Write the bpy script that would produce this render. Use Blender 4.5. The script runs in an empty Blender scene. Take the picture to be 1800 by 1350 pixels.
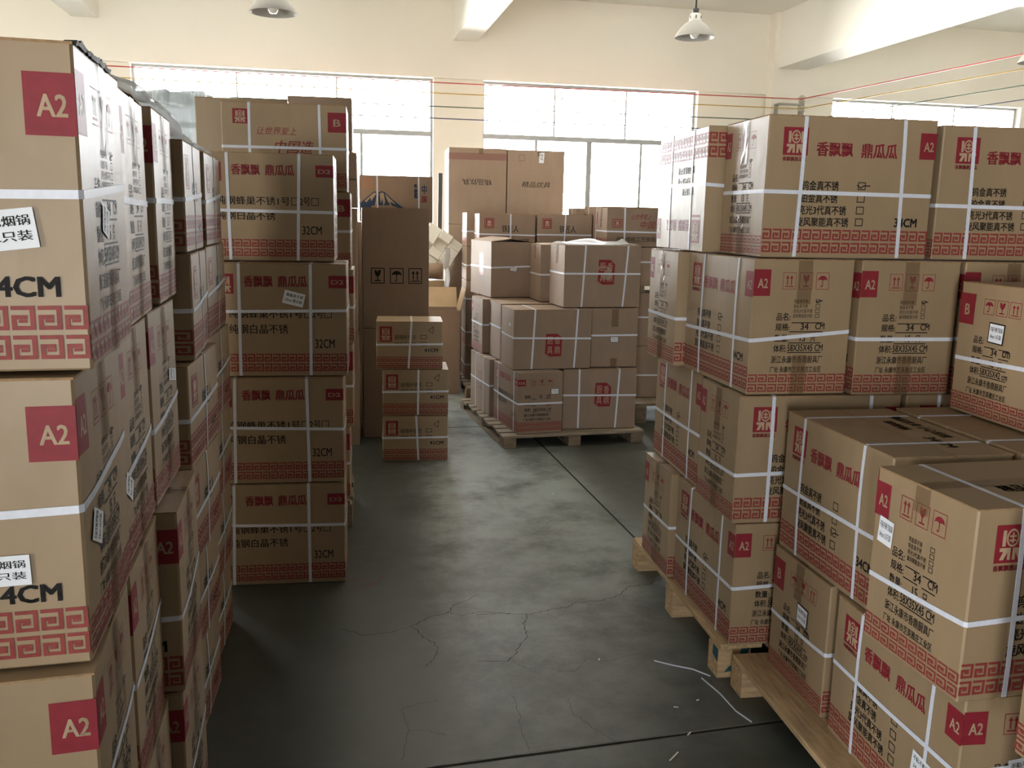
import bpy, bmesh, math, random
from math import sin, cos, pi, radians as R
from mathutils import Vector, Matrix

rng = random.Random(11)
scene = bpy.context.scene
C = scene.collection

# ---------------------------------------------------------------- camera
F_PX, YAW, PITCH, ROLL, EYE = 1582.0, 8.823, 10.408, 1.176, 1.579
PSI = R(2.797)                                    # heading of the room against the world axes
ya, pa, ra = R(YAW), R(PITCH), R(ROLL)
fw = Vector((sin(ya)*cos(pa), cos(ya)*cos(pa), -sin(pa)))
rt = Vector((cos(ya), -sin(ya), 0))
up = rt.cross(fw)
rt2 = cos(ra)*rt + sin(ra)*up
up2 = -sin(ra)*rt + cos(ra)*up
cam_data = bpy.data.cameras.new('camera')
cam = bpy.data.objects.new('camera', cam_data)
C.objects.link(cam)
cam.matrix_world = Matrix(((rt2.x, up2.x, -fw.x, 0), (rt2.y, up2.y, -fw.y, 0), (rt2.z, up2.z, -fw.z, EYE), (0, 0, 0, 1)))
cam_data.sensor_width = 36
cam_data.lens = F_PX*36/1800
cam_data.clip_start = 0.05
cam_data.clip_end = 200
scene.camera = cam

# ---------------------------------------------------------------- sky light, exposure
world = bpy.data.worlds.new('overcast_sky')
scene.world = world
world.use_nodes = True
wn = world.node_tree.nodes
bgn = wn['Background']
SKY, GROUND = 33.0, 66.0                          # pale overcast sky, lower half added brighter to lift wall and ceiling
wtc = wn.new('ShaderNodeTexCoord'); wsep = wn.new('ShaderNodeSeparateXYZ'); wmr = wn.new('ShaderNodeMapRange'); wmx = wn.new('ShaderNodeMix')
wl = world.node_tree.links
wl.new(wtc.outputs['Generated'], wsep.inputs[0]); wl.new(wsep.outputs['Z'], wmr.inputs['Value'])
wmr.inputs['From Min'].default_value = -.03; wmr.inputs['From Max'].default_value = .03
wmx.data_type = 'RGBA'
wl.new(wmr.outputs[0], wmx.inputs['Factor'])
for i_ in wmx.inputs:
    if i_.type == 'RGBA': i_.default_value = (GROUND, GROUND*.98, GROUND*.93, 1) if i_.name == 'A' else (SKY*.93, SKY*.97, SKY, 1)
wl.new([o_ for o_ in wmx.outputs if o_.type == 'RGBA'][0], bgn.inputs[0])
bgn.inputs[1].default_value = 1.0
scene.view_settings.view_transform = 'Standard'
scene.view_settings.look = 'None'
scene.view_settings.gamma = 1
scene.view_settings.use_curve_mapping = False
scene.view_settings.exposure = 0.0
scene.cycles.use_denoising = True
scene.cycles.max_bounces = 10
scene.cycles.diffuse_bounces = 6
scene.cycles.glossy_bounces = 4
scene.cycles.transparent_max_bounces = 12
scene.cycles.sample_clamp_indirect = 8

# room extents in the room's own frame (x along the window wall, y into the room's depth)
XL, XR, YB, YF, ZC = -5.6, 9.4, 10.5, -5.0, 4.02
# window openings: x0, x1, sill, top
WIN_BACK = [(-5.2, -2.95, 0.95, 3.11), (-2.005, 1.19, 0.95, 3.11), (1.76, 4.35, 0.95, 3.11), (6.11, 8.77, 0.95, 3.11)]
DOORWAY = [(-2.65, -1.55, 0.0, 2.25)]               # an open door in the wall behind the camera
SIDEDOOR = (-1.9, -0.8, 0.0, 2.25)                 # doorway in the left wall, beside the photographer: y0, y1, z0, z1

def to_room(o):
    o.rotation_euler = (0, 0, PSI)
    return o

def portal(x, y, z, w, h, facing):
    ld = bpy.data.lights.new('window_daylight', 'AREA')
    ld.shape = 'RECTANGLE'
    ld.size, ld.size_y = w, h
    ld.cycles.is_portal = True
    o = bpy.data.objects.new('window_daylight', ld)
    C.objects.link(o)
    o.matrix_world = Matrix.Rotation(PSI, 4, 'Z') @ Matrix.Translation((x, y, z)) @ Matrix.Rotation(R(-90 if facing < 0 else 90), 4, 'X')
for x0, x1, z0, z1 in WIN_BACK:
    portal((x0+x1)/2, YB+0.22, (z0+z1)/2, x1-x0, z1-z0, -1)
for x0, x1, z0, z1 in DOORWAY:
    portal((x0+x1)/2, YF-0.22, (z0+z1)/2, x1-x0, z1-z0, 1)

ld = bpy.data.lights.new('doorway_daylight', 'AREA'); ld.shape = 'RECTANGLE'
ld.size, ld.size_y = SIDEDOOR[1]-SIDEDOOR[0], SIDEDOOR[3]; ld.cycles.is_portal = True
o = bpy.data.objects.new('doorway_daylight', ld); C.objects.link(o)
o.matrix_world = Matrix.Rotation(PSI, 4, 'Z') @ Matrix.Translation((XL-.32, (SIDEDOOR[0]+SIDEDOOR[1])/2, SIDEDOOR[3]/2)) @ Matrix.Rotation(R(-90), 4, 'Z') @ Matrix.Rotation(R(90), 4, 'X') @ Matrix.Rotation(R(0), 4, 'Y')

# ---------------------------------------------------------------- materials
MATS = {}
def mat(name, col, rough=0.6, spec=0.5, noise=None, bump=None, metal=0.0, vary=0.0):
    """noise = (scale, strength, stretch); bump = (scale, strength)"""
    if name in MATS: return MATS[name]
    m = bpy.data.materials.new(name); m.use_nodes = True
    nt = m.node_tree; b = nt.nodes['Principled BSDF']
    b.inputs['Base Color'].default_value = (*col, 1)
    b.inputs['Roughness'].default_value = rough
    b.inputs['Specular IOR Level'].default_value = spec
    b.inputs['Metallic'].default_value = metal
    tc = nt.nodes.new('ShaderNodeTexCoord')
    last = None
    if noise:
        sc, st, stretch = noise
        mp = nt.nodes.new('ShaderNodeMapping'); mp.inputs['Scale'].default_value = stretch
        nt.links.new(tc.outputs['Object'], mp.inputs['Vector'])
        n = nt.nodes.new('ShaderNodeTexNoise'); n.inputs['Scale'].default_value = sc
        n.inputs['Detail'].default_value = 5
        nt.links.new(mp.outputs['Vector'], n.inputs['Vector'])
        mr = nt.nodes.new('ShaderNodeMapRange')
        mr.inputs['From Min'].default_value = 0.3; mr.inputs['From Max'].default_value = 0.7
        mr.inputs['To Min'].default_value = 1-st; mr.inputs['To Max'].default_value = 1+st
        nt.links.new(n.outputs['Fac'], mr.inputs['Value'])
        last = mr.outputs['Result']
    if vary:
        oi = nt.nodes.new('ShaderNodeObjectInfo')
        m2 = nt.nodes.new('ShaderNodeMapRange')
        m2.inputs['To Min'].default_value = 1-vary; m2.inputs['To Max'].default_value = 1+vary
        nt.links.new(oi.outputs['Random'], m2.inputs['Value'])
        if last is not None:
            mu = nt.nodes.new('ShaderNodeMath'); mu.operation = 'MULTIPLY'
            nt.links.new(last, mu.inputs[0]); nt.links.new(m2.outputs['Result'], mu.inputs[1])
            last = mu.outputs[0]
        else: last = m2.outputs['Result']
    if last is not None:
        vm = nt.nodes.new('ShaderNodeVectorMath'); vm.operation = 'SCALE'
        vm.inputs[0].default_value = col
        nt.links.new(last, vm.inputs['Scale'])
        nt.links.new(vm.outputs['Vector'], b.inputs['Base Color'])
    if bump:
        n2 = nt.nodes.new('ShaderNodeTexNoise'); n2.inputs['Scale'].default_value = bump[0]
        n2.inputs['Detail'].default_value = 4
        nt.links.new(tc.outputs['Object'], n2.inputs['Vector'])
        bp = nt.nodes.new('ShaderNodeBump'); bp.inputs['Strength'].default_value = bump[1]
        bp.inputs['Distance'].default_value = 0.01
        nt.links.new(n2.outputs['Fac'], bp.inputs['Height'])
        nt.links.new(bp.outputs['Normal'], b.inputs['Normal'])
    MATS[name] = m
    return m

CARD = mat('cardboard', (0.305, 0.216, 0.126), 0.42, 0.50, (14, .05, (1, 1, .35)), (9, .25), vary=.05)
CARDGREY = mat('cardboard_greyish', (0.285, 0.208, 0.152), 0.60, 0.14, (14, .05, (1, 1, .35)), (9, .25), vary=.05)  # grey haze of window flare put into the far cartons' stock colour
CARDIN = mat('cardboard_inside', (0.42, 0.31, 0.19), 0.7, 0.3, (10, .06, (1, 1, 1)))
CARDEDGE = mat('cardboard_edge', (0.30, 0.19, 0.10), 0.8, 0.2, (60, .25, (1, 1, 1)))
PALECARD = mat('cardboard_pale_ink', (0.40, 0.295, 0.19), 0.5, 0.4)
RED = mat('red_ink', (0.215, 0.017, 0.027), 0.5, 0.3, (40, .10, (1, 1, 1)))
REDBAND = mat('red_ink_band', (0.235, 0.040, 0.035), 0.5, 0.3, (60, .14, (1, 1, 1)))
BLACK = mat('black_ink', (0.010, 0.009, 0.009), 0.6, 0.2)
BLUE = mat('blue_ink', (0.016, 0.045, 0.10), 0.5, 0.4)
FADED = mat('faded_red_ink', (0.22, 0.115, 0.09), 0.5, 0.3)
ORANGE = mat('orange_ink', (0.45, 0.16, 0.05), 0.5, 0.4)
STRAP = mat('white_strap', (0.66, 0.69, 0.78), 0.35, 0.5, (90, .05, (1, 1, 1)))
WHITE = mat('white_paper', (0.78, 0.81, 0.86), 0.5, 0.4)
INKM = [CARD, CARDEDGE, RED, REDBAND, BLACK, PALECARD, BLUE, ORANGE, WHITE, CARDIN, FADED]
MI = {m.name: i for i, m in enumerate(INKM)}

def clear_film(name, tint, rough, keep, spec=.5, glow=0):
    """thin clear film: part of the light passes straight through, the rest meets a shiny tinted surface"""
    m = bpy.data.materials.new(name); m.use_nodes = True
    nt = m.node_tree; b = nt.nodes['Principled BSDF']
    b.inputs['Base Color'].default_value = (*tint, 1)
    b.inputs['Roughness'].default_value = rough
    b.inputs['Specular IOR Level'].default_value = spec
    t = nt.nodes.new('ShaderNodeBsdfTransparent')
    mx = nt.nodes.new('ShaderNodeMixShader'); mx.inputs[0].default_value = keep
    surf = b.outputs[0]
    if glow:                   # light soaking through from behind
        tl = nt.nodes.new('ShaderNodeBsdfTranslucent'); tl.inputs['Color'].default_value = (*tint, 1)
        m2 = nt.nodes.new('ShaderNodeMixShader'); m2.inputs[0].default_value = glow
        nt.links.new(surf, m2.inputs[1]); nt.links.new(tl.outputs[0], m2.inputs[2]); surf = m2.outputs[0]
    nt.links.new(t.outputs[0], mx.inputs[1]); nt.links.new(surf, mx.inputs[2])
    nt.links.new(mx.outputs[0], nt.nodes['Material Output'].inputs['Surface'])
    MATS[name] = m
    return m
TAPE = clear_film('clear_tape', (0.20, 0.12, 0.06), 0.16, 0.42)
FILM = clear_film('plastic_film', (0.85, 0.88, 0.90), 0.24, 0.60, .8, .6)
WRAP = clear_film('stretch_wrap', (0.36, 0.40, 0.41), 0.26, 0.92, .6, .3)

def glass_mat():
    m = bpy.data.materials.new('window_glass'); m.use_nodes = True
    nt = m.node_tree; nt.nodes.remove(nt.nodes['Principled BSDF'])
    t = nt.nodes.new('ShaderNodeBsdfTransparent'); g = nt.nodes.new('ShaderNodeBsdfGlossy')
    g.inputs['Roughness'].default_value = .02
    f = nt.nodes.new('ShaderNodeFresnel'); f.inputs['IOR'].default_value = 1.45
    mx = nt.nodes.new('ShaderNodeMixShader')
    nt.links.new(f.outputs[0], mx.inputs[0]); nt.links.new(t.outputs[0], mx.inputs[1]); nt.links.new(g.outputs[0], mx.inputs[2])
    nt.links.new(mx.outputs[0], nt.nodes['Material Output'].inputs['Surface'])
    return m
GLASS = glass_mat()
ADDED_SOFFIT = mat('added_dark_soffit', (0.16, 0.155, 0.145), 0.85, 0.2, (3, .15, (1, 1, 1)))  # dark tone for the unseen soffit and beam, set to cut bounced fill
DARKWALL = mat('darkened_wall', (0.10, 0.105, 0.10), 0.6, 0.4)  # unseen wall behind the camera, darkened to cut fill light
PLASTER = mat('wall_plaster', (0.86, 0.82, 0.735), 0.75, 0.3, (1.2, .02, (1, 1, 1)))
CEILM = mat('ceiling_plaster', (0.87, 0.85, 0.78), 0.8, 0.3, (1.0, .02, (1, 1, 1)))
FRAME = mat('aluminium_frame', (0.42, 0.43, 0.43), 0.4, 0.5, metal=.4)
STEELGREY = mat('grey_enamel', (0.36, 0.35, 0.32), 0.45, 0.5)
SHADEW = mat('white_enamel', (0.75, 0.74, 0.68), 0.35, 0.5)
DARKMETAL = mat('dark_metal', (0.05, 0.05, 0.05), 0.5, 0.5)
PORCELAIN = mat('porcelain', (0.42, 0.41, 0.35), 0.25, 0.6)
IRON = mat('painted_iron', (0.30, 0.29, 0.25), 0.5, 0.4)
WOOD = mat('pallet_wood', (0.45, 0.31, 0.17), 0.8, 0.2, (7, .28, (1, 9, 9)), (30, .3))
WOODX = mat('pallet_wood_across', (0.43, 0.30, 0.165), 0.8, 0.2, (7, .28, (9, 1, 9)), (30, .3))
WOODMID = mat('aged_pallet_wood', (0.27, 0.215, 0.155), 0.85, 0.2, (7, .28, (1, 9, 9)), (30, .3))
WOODDARK = mat('weathered_wood', (0.20, 0.155, 0.105), 0.85, 0.2, (7, .3, (1, 9, 9)), (30, .3))
TEAL = mat('teal_paint', (0.02, 0.085, 0.10), 0.6, 0.3, (30, .3, (1, 1, 1)))
BLACKSHEET = mat('black_sheet', (0.02, 0.02, 0.024), 0.5, 0.4)
FOAM = mat('white_foam', (0.80, 0.79, 0.72), 0.8, 0.2, (60, .04, (1, 1, 1)))
SACK = mat('brown_paper', (0.24, 0.17, 0.115), 0.7, 0.25, (8, .15, (1, 1, 1)), (14, .5))
WIRES = {'red': mat('red_wire', (0.40, 0.03, 0.025), .5), 'yellow': mat('yellow_wire', (0.45, 0.29, 0.06), .5),
         'green': mat('green_wire', (0.06, 0.11, 0.065), .5), 'blue': mat('blue_wire', (0.04, 0.055, 0.14), .5)}

def floor_mat():
    m = bpy.data.materials.new('polished_concrete'); m.use_nodes = True
    nt = m.node_tree; b = nt.nodes['Principled BSDF']
    tc = nt.nodes.new('ShaderNodeTexCoord')
    n1 = nt.nodes.new('ShaderNodeTexNoise'); n1.inputs['Scale'].default_value = 1.3; n1.inputs['Detail'].default_value = 8; n1.inputs['Roughness'].default_value = .65
    n2 = nt.nodes.new('ShaderNodeTexNoise'); n2.inputs['Scale'].default_value = 11; n2.inputs['Detail'].default_value = 8; n2.inputs['Roughness'].default_value = .7
    n3 = nt.nodes.new('ShaderNodeTexNoise'); n3.inputs['Scale'].default_value = 260; n3.inputs['Detail'].default_value = 2
    for n in (n1, n2, n3): nt.links.new(tc.outputs['Object'], n.inputs['Vector'])
    r1 = nt.nodes.new('ShaderNodeValToRGB')
    r1.color_ramp.elements[0].position = .33; r1.color_ramp.elements[0].color = (0.036, 0.040, 0.031, 1)
    r1.color_ramp.elements[1].position = .70; r1.color_ramp.elements[1].color = (0.066, 0.071, 0.058, 1)
    nt.links.new(n1.outputs['Fac'], r1.inputs['Fac'])
    mr = nt.nodes.new('ShaderNodeMapRange'); mr.inputs['From Min'].default_value = .3; mr.inputs['From Max'].default_value = .7
    mr.inputs['To Min'].default_value = .88; mr.inputs['To Max'].default_value = 1.12
    nt.links.new(n2.outputs['Fac'], mr.inputs['Value'])
    mr3 = nt.nodes.new('ShaderNodeMapRange'); mr3.inputs['To Min'].default_value = .93; mr3.inputs['To Max'].default_value = 1.07
    nt.links.new(n3.outputs['Fac'], mr3.inputs['Value'])
    mm = nt.nodes.new('ShaderNodeMath'); mm.operation = 'MULTIPLY'
    nt.links.new(mr.outputs[0], mm.inputs[0]); nt.links.new(mr3.outputs[0], mm.inputs[1])
    vm = nt.nodes.new('ShaderNodeVectorMath'); vm.operation = 'SCALE'
    # window light on the aisle floor painted as paler colour, mixed with worn patches
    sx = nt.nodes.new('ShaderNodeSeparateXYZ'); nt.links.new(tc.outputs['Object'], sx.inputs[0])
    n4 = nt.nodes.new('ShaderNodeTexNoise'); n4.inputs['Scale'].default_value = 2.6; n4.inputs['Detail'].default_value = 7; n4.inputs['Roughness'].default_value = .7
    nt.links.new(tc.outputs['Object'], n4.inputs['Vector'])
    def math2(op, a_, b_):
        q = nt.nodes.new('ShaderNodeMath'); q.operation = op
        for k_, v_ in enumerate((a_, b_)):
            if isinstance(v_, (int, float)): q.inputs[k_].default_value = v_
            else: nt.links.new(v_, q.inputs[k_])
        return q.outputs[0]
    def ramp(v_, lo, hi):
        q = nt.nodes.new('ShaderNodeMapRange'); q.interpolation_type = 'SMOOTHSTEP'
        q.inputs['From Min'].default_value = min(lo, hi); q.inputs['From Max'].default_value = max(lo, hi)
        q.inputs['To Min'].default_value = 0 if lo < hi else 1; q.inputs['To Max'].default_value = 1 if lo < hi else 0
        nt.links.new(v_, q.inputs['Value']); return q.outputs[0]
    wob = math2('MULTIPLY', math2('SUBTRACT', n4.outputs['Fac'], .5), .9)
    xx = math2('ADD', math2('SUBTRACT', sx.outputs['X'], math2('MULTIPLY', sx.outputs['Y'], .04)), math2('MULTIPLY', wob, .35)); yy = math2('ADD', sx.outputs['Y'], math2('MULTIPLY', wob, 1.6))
    lit_wear = math2('MULTIPLY', math2('MULTIPLY', ramp(xx, .18, .48), ramp(xx, 1.55, 1.1)), ramp(yy, 1.7, 4.8))
    lit_wear = math2('MULTIPLY', lit_wear, ramp(n4.outputs['Fac'], .25, .62))
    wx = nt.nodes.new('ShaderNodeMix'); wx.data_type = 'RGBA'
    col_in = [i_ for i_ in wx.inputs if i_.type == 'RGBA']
    nt.links.new(lit_wear, wx.inputs[0]); nt.links.new(r1.outputs['Color'], col_in[0]); col_in[1].default_value = (0.26, 0.285, 0.268, 1)
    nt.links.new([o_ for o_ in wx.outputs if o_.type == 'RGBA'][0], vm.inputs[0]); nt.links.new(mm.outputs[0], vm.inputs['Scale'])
    nt.links.new(vm.outputs['Vector'], b.inputs['Base Color'])
    rr = nt.nodes.new('ShaderNodeMapRange'); rr.inputs['From Min'].default_value = .3; rr.inputs['From Max'].default_value = .7
    rr.inputs['To Min'].default_value = .34; rr.inputs['To Max'].default_value = .46
    nt.links.new(n2.outputs['Fac'], rr.inputs['Value']); nt.links.new(rr.outputs[0], b.inputs['Roughness'])
    b.inputs['Specular IOR Level'].default_value = .42
    bp = nt.nodes.new('ShaderNodeBump'); bp.inputs['Strength'].default_value = .03; bp.inputs['Distance'].default_value = .01
    nt.links.new(n2.outputs['Fac'], bp.inputs['Height']); nt.links.new(bp.outputs['Normal'], b.inputs['Normal'])
    return m
FLOORM = floor_mat()
CRACK = mat('crack_dark', (0.022, 0.023, 0.019), .9, .1)
CRACKPALE = mat('joint_pale', (0.22, 0.22, 0.19), .9, .1)
CRAYON = mat('red_crayon', (0.20, 0.075, 0.06), .8, .2)

# ---------------------------------------------------------------- mesh helpers
class MB:
    """collects vertices and faces with a material slot per face"""
    def __init__(s): s.v, s.f, s.m = [], [], []
    def add(s, vs, fs, mi=0):
        b = len(s.v); s.v += [tuple(p) for p in vs]
        for f in fs: s.f.append([b+i for i in f]); s.m.append(mi)
    def box(s, x0, x1, y0, y1, z0, z1, mi=0, M=None):
        vs = [Vector((x, y, z)) for z in (z0, z1) for y in (y0, y1) for x in (x0, x1)]
        if M: vs = [M @ p for p in vs]
        s.add(vs, [(0, 2, 3, 1), (4, 5, 7, 6), (0, 1, 5, 4), (2, 6, 7, 3), (0, 4, 6, 2), (1, 3, 7, 5)], mi)
    def tube(s, pts, r, n=8, mi=0, cap=True):
        pts = [Vector(p) for p in pts]; rings = []
        for i, p in enumerate(pts):
            d = (pts[min(i+1, len(pts)-1)] - pts[max(i-1, 0)]).normalized()
            a = d.cross(Vector((0, 0, 1)) if abs(d.z) < .9 else Vector((1, 0, 0))).normalized(); b = d.cross(a)
            rings.append([p + r*(cos(2*pi*k/n)*a + sin(2*pi*k/n)*b) for k in range(n)])
        fs = []
        for i in range(len(rings)-1):
            for k in range(n): fs.append((i*n+k, i*n+(k+1) % n, (i+1)*n+(k+1) % n, (i+1)*n+k))
        if cap: fs += [tuple(range(n))[::-1], tuple(range((len(rings)-1)*n, len(rings)*n))]
        s.add([q for r_ in rings for q in r_], fs, mi)
    def lathe(s, prof, c, n=32, mi=0):
        vs = []; fs = []
        for r, z in prof: vs += [(c[0]+r*cos(2*pi*k/n), c[1]+r*sin(2*pi*k/n), c[2]+z) for k in range(n)]
        for i in range(len(prof)-1):
            for k in range(n): fs.append((i*n+k, i*n+(k+1) % n, (i+1)*n+(k+1) % n, (i+1)*n+k))
        s.add(vs, fs, mi)
    def build(s, name, mats, parent=None, smooth=False):
        me = bpy.data.meshes.new(name); me.from_pydata(s.v, [], s.f)
        for m in (mats if isinstance(mats, (list, tuple)) else [mats]): me.materials.append(m)
        me.polygons.foreach_set('material_index', s.m)
        if smooth: me.polygons.foreach_set('use_smooth', [True]*len(me.polygons))
        me.update()
        o = bpy.data.objects.new(name, me); C.objects.link(o)
        if parent: o.parent = parent
        return o

def bevel_obj(o, w, seg=2):
    bm = bmesh.new(); bm.from_mesh(o.data)
    bmesh.ops.remove_doubles(bm, verts=bm.verts, dist=1e-5)
    bmesh.ops.bevel(bm, geom=list(bm.edges), offset=w, segments=seg, affect='EDGES', clamp_overlap=True)
    bm.to_mesh(o.data); bm.free()
    return o

def thing(name, label, cat, loc=(0, 0, 0), rz=0, group=None):
    o = bpy.data.objects.new(name, None); C.objects.link(o)
    o.empty_display_size = .1
    o.location = loc; o.rotation_euler = (0, 0, rz)
    o['label'] = label; o['category'] = cat
    if group: o['group'] = group
    return o
def tag(o, label, cat, group=None, kind=None):
    if label: o['label'] = label
    if cat: o['category'] = cat
    if group: o['group'] = group
    if kind: o['kind'] = kind
    return o
def struct(name, mb, mats, parent=None, smooth=False):
    o = mb.build(name, mats, parent, smooth)
    o['kind'] = 'structure'
    return o

# ---------------------------------------------------------------- lettering
_font_obj = None
_glyphs = {}
def glyphs(s, bold=.018):
    """outline of a string as flat triangles: (vertices, faces, x0, y0, x1, y1)"""
    global _font_obj
    key = (s, bold)
    if key in _glyphs: return _glyphs[key]
    cu = bpy.data.curves.new('lettering', 'FONT'); cu.body = s; cu.size = 1
    cu.resolution_u = 2
    o = bpy.data.objects.new('lettering', cu); C.objects.link(o)
    me = o.to_mesh()
    vs = [(v.co.x, v.co.y) for v in me.vertices]; fs = [tuple(p.vertices) for p in me.polygons]
    o.to_mesh_clear(); bpy.data.objects.remove(o); bpy.data.curves.remove(cu)
    if bold > .001:            # heavier strokes: the same outline laid down again a little to each side
        sh = [(-bold, 0), (bold, 0)] if bold < .015 else [(-bold, -bold*.6), (bold, -bold*.6), (-bold, bold*.6), (bold, bold*.6)]
        n0 = len(vs)
        fs = [tuple(i+k*n0 for i in f) for k in range(len(sh)) for f in fs]
        vs = [(x+dx, y+dy) for dx, dy in sh for x, y in vs]
    xs = [v[0] for v in vs]; ys = [v[1] for v in vs]
    _glyphs[key] = (vs, fs, min(xs), min(ys), max(xs), max(ys))
    return _glyphs[key]

class Face:
    """printing on one face of a carton; coordinates are fractions of the face, y measured from its top"""
    def __init__(s, W, H): s.W, s.H, s.out = W, H, []
    def _put(s, vs, fs, m, lvl=1): s.out.append((vs, fs, MI[m.name], lvl))
    def poly(s, pts, m, lvl=1): s._put([(x*s.W, (1-y)*s.H) for x, y in pts], [tuple(range(len(pts)))[::-1]], m, lvl)
    def rect(s, x0, y0, x1, y1, m, lvl=1, n=3):
        vs = [((x0+(x1-x0)*i/n)*s.W, (1-y1+(y1-y0)*j/n)*s.H) for j in range(n+1) for i in range(n+1)]
        s._put(vs, [(j*(n+1)+i, j*(n+1)+i+1, (j+1)*(n+1)+i+1, (j+1)*(n+1)+i) for j in range(n) for i in range(n)], m, lvl)
    def text(s, t, x0, y0, x1, y1, m, lvl=1, bold=.018, flip=False, slant=0):
        vs, fs, a, b, c, d = glyphs(t, bold)
        out = []
        for x, y in vs:
            u, v = (x-a)/(c-a), (y-b)/(d-b)
            if flip: u, v = 1-u, 1-v
            out.append(((x0+u*(x1-x0))*s.W + slant*(v-.5)*(y1-y0)*s.H, (1-y1+v*(y1-y0))*s.H))
        s._put(out, fs, m, lvl)
    def frame(s, x0, y0, x1, y1, m, t=.0016, lvl=1):
        tx, ty = t/s.W, t/s.H
        for a in ((x0, y0, x1, y0+ty), (x0, y1-ty, x1, y1), (x0, y0+ty, x0+tx, y1-ty), (x1-tx, y0+ty, x1, y1-ty)): s.rect(*a, m, lvl, 1)
    def stroke(s, pts, w, m, lvl=1):
        """polyline with width w metres"""
        P = [Vector((x*s.W, (1-y)*s.H)) for x, y in pts]
        for p, q in zip(P, P[1:]):
            d = (q-p).normalized()*w/2; n = Vector((-d.y, d.x))
            s._put([tuple(p-d-n), tuple(q+d-n), tuple(q+d+n), tuple(p-d+n)], [(0, 1, 2, 3)], m, lvl)
    def tick(s, x, y, r): s.stroke([(x-r*1.2, y-r*.2), (x-r*.3, y+r*.6), (x+r*.6, y-r*.1), (x+r*2.2, y-r*.15)], .0035, BLACK, 2)
    def key_band(s, y0, y1, flip=False, pitch=.0336, m=None):
        """two rows of a Greek key"""
        m = m or REDBAND
        n = max(2, round(s.W/pitch)); p = s.W/n; H = s.H
        rows = ((y0, y0+(y1-y0)*.45), (y0+(y1-y0)*.55, y1))
        for a, b in rows:
            h = (b-a)*H; g = p*.89; t = h*.17
            base = (1-b)*H
            bars = [(0, h-t, g, h), (g-t*1.15, t, g, h-t), (0, 0, g, t), (0, t, t*1.15, h*.62), (t*1.15, h*.62-t, g*.66, h*.62), (g*.30, h*.30, g*.66, h*.30+t*.8)]
            vs, fs = [], []
            for i in range(n):
                ox = i*p+p*.055
                for x0, q0, x1, q1 in bars:
                    if flip: x0, q0, x1, q1 = g-x1, h-q1, g-x0, h-q0
                    k = len(vs)
                    vs += [(ox+x0, base+q0), (ox+x1, base+q0), (ox+x1, base+q1), (ox+x0, base+q1)]
                    fs.append((k, k+1, k+2, k+3))
            s._put(vs, fs, m, 1)
    def label(s, t, x0, y0, x1, y1, tx=None):
        s.rect(x0, y0, x1, y1, RED, 1)
        w, h = x1-x0, y1-y0
        a, b = tx or (.24, .84)
        s.text(t, x0+w*a, y0+h*.34, x0+w*b, y0+h*.70, PALECARD, 2, .02)
    def logo(s, x0, y0, x1, y1, simple=False, m=None):
        m = m or RED
        w, h = x1-x0, y1-y0
        s.rect(x0, y0, x1, y1, m, 1)
        X = lambda u: x0+w*u
        Y = lambda v: y0+h*v
        L = PALECARD
        s.rect(X(.20), Y(.14), X(.30), Y(.56), L, 2, 1); s.rect(X(.70), Y(.14), X(.80), Y(.56), L, 2, 1)
        ring = [(X(.5+.19*cos(2*pi*k/18)), Y(.34+.24*sin(2*pi*k/18))) for k in range(18)]
        s.poly(ring[::-1], L, 2)
        if not simple:
            inner = [(X(.5+.14*cos(2*pi*k/18)), Y(.34+.185*sin(2*pi*k/18))) for k in range(18)]
            s.poly(inner[::-1], m, 3)
            s.rect(X(.40), Y(.27), X(.60), Y(.32), L, 4, 1); s.rect(X(.40), Y(.38), X(.60), Y(.43), L, 4, 1); s.rect(X(.475), Y(.2), X(.525), Y(.48), L, 4, 1)
        s.poly([(X(.14), Y(.60)), (X(.47), Y(.60)), (X(.47), Y(.92)), (X(.38), Y(.92)), (X(.38), Y(.72)), (X(.27), Y(.92)), (X(.15), Y(.92)), (X(.25), Y(.70)), (X(.14), Y(.70))], L, 2)
        s.poly([(X(.86), Y(.60)), (X(.86), Y(.70)), (X(.75), Y(.70)), (X(.85), Y(.92)), (X(.73), Y(.92)), (X(.62), Y(.72)), (X(.62), Y(.92)), (X(.53), Y(.92)), (X(.53), Y(.60))], L, 2)
    def icon(s, kind, x0, y0, x1, y1, m, lvl=1, t=.0016):
        s.frame(x0, y0, x1, y1, m, t, lvl)
        w, h = x1-x0, y1-y0
        X = lambda u: x0+w*u
        Y = lambda v: y0+h*v
        if kind == 'up':
            for c in (.35, .65):
                s.rect(X(c-.04), Y(.3), X(c+.04), Y(.74), m, lvl, 1)
                s.poly([(X(c-.13), Y(.36)), (X(c), Y(.16)), (X(c+.13), Y(.36))], m, lvl)
            s.rect(X(.18), Y(.80), X(.82), Y(.86), m, lvl, 1)
        elif kind == 'glass':
            s.poly([(X(.26), Y(.14)), (X(.42), Y(.14)), (X(.47), Y(.28)), (X(.55), Y(.14)), (X(.74), Y(.14)), (X(.70), Y(.42)), (X(.56), Y(.56)), (X(.44), Y(.56)), (X(.30), Y(.42))], m, lvl)
            s.rect(X(.465), Y(.56), X(.535), Y(.78), m, lvl, 1); s.rect(X(.28), Y(.78), X(.72), Y(.85), m, lvl, 1)
        else:
            pts = [(X(.5-.36*cos(pi*k/10)), Y(.46-.28*sin(pi*k/10))) for k in range(11)]
            s.poly(pts + [(X(.68), Y(.41)), (X(.5), Y(.46)), (X(.32), Y(.41))], m, lvl)
            s.rect(X(.47), Y(.44), X(.53), Y(.78), m, lvl, 1)
            s.stroke([(X(.5), Y(.78)), (X(.44), Y(.84)), (X(.37), Y(.78))], .06*w*s.W, m, lvl)
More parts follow.
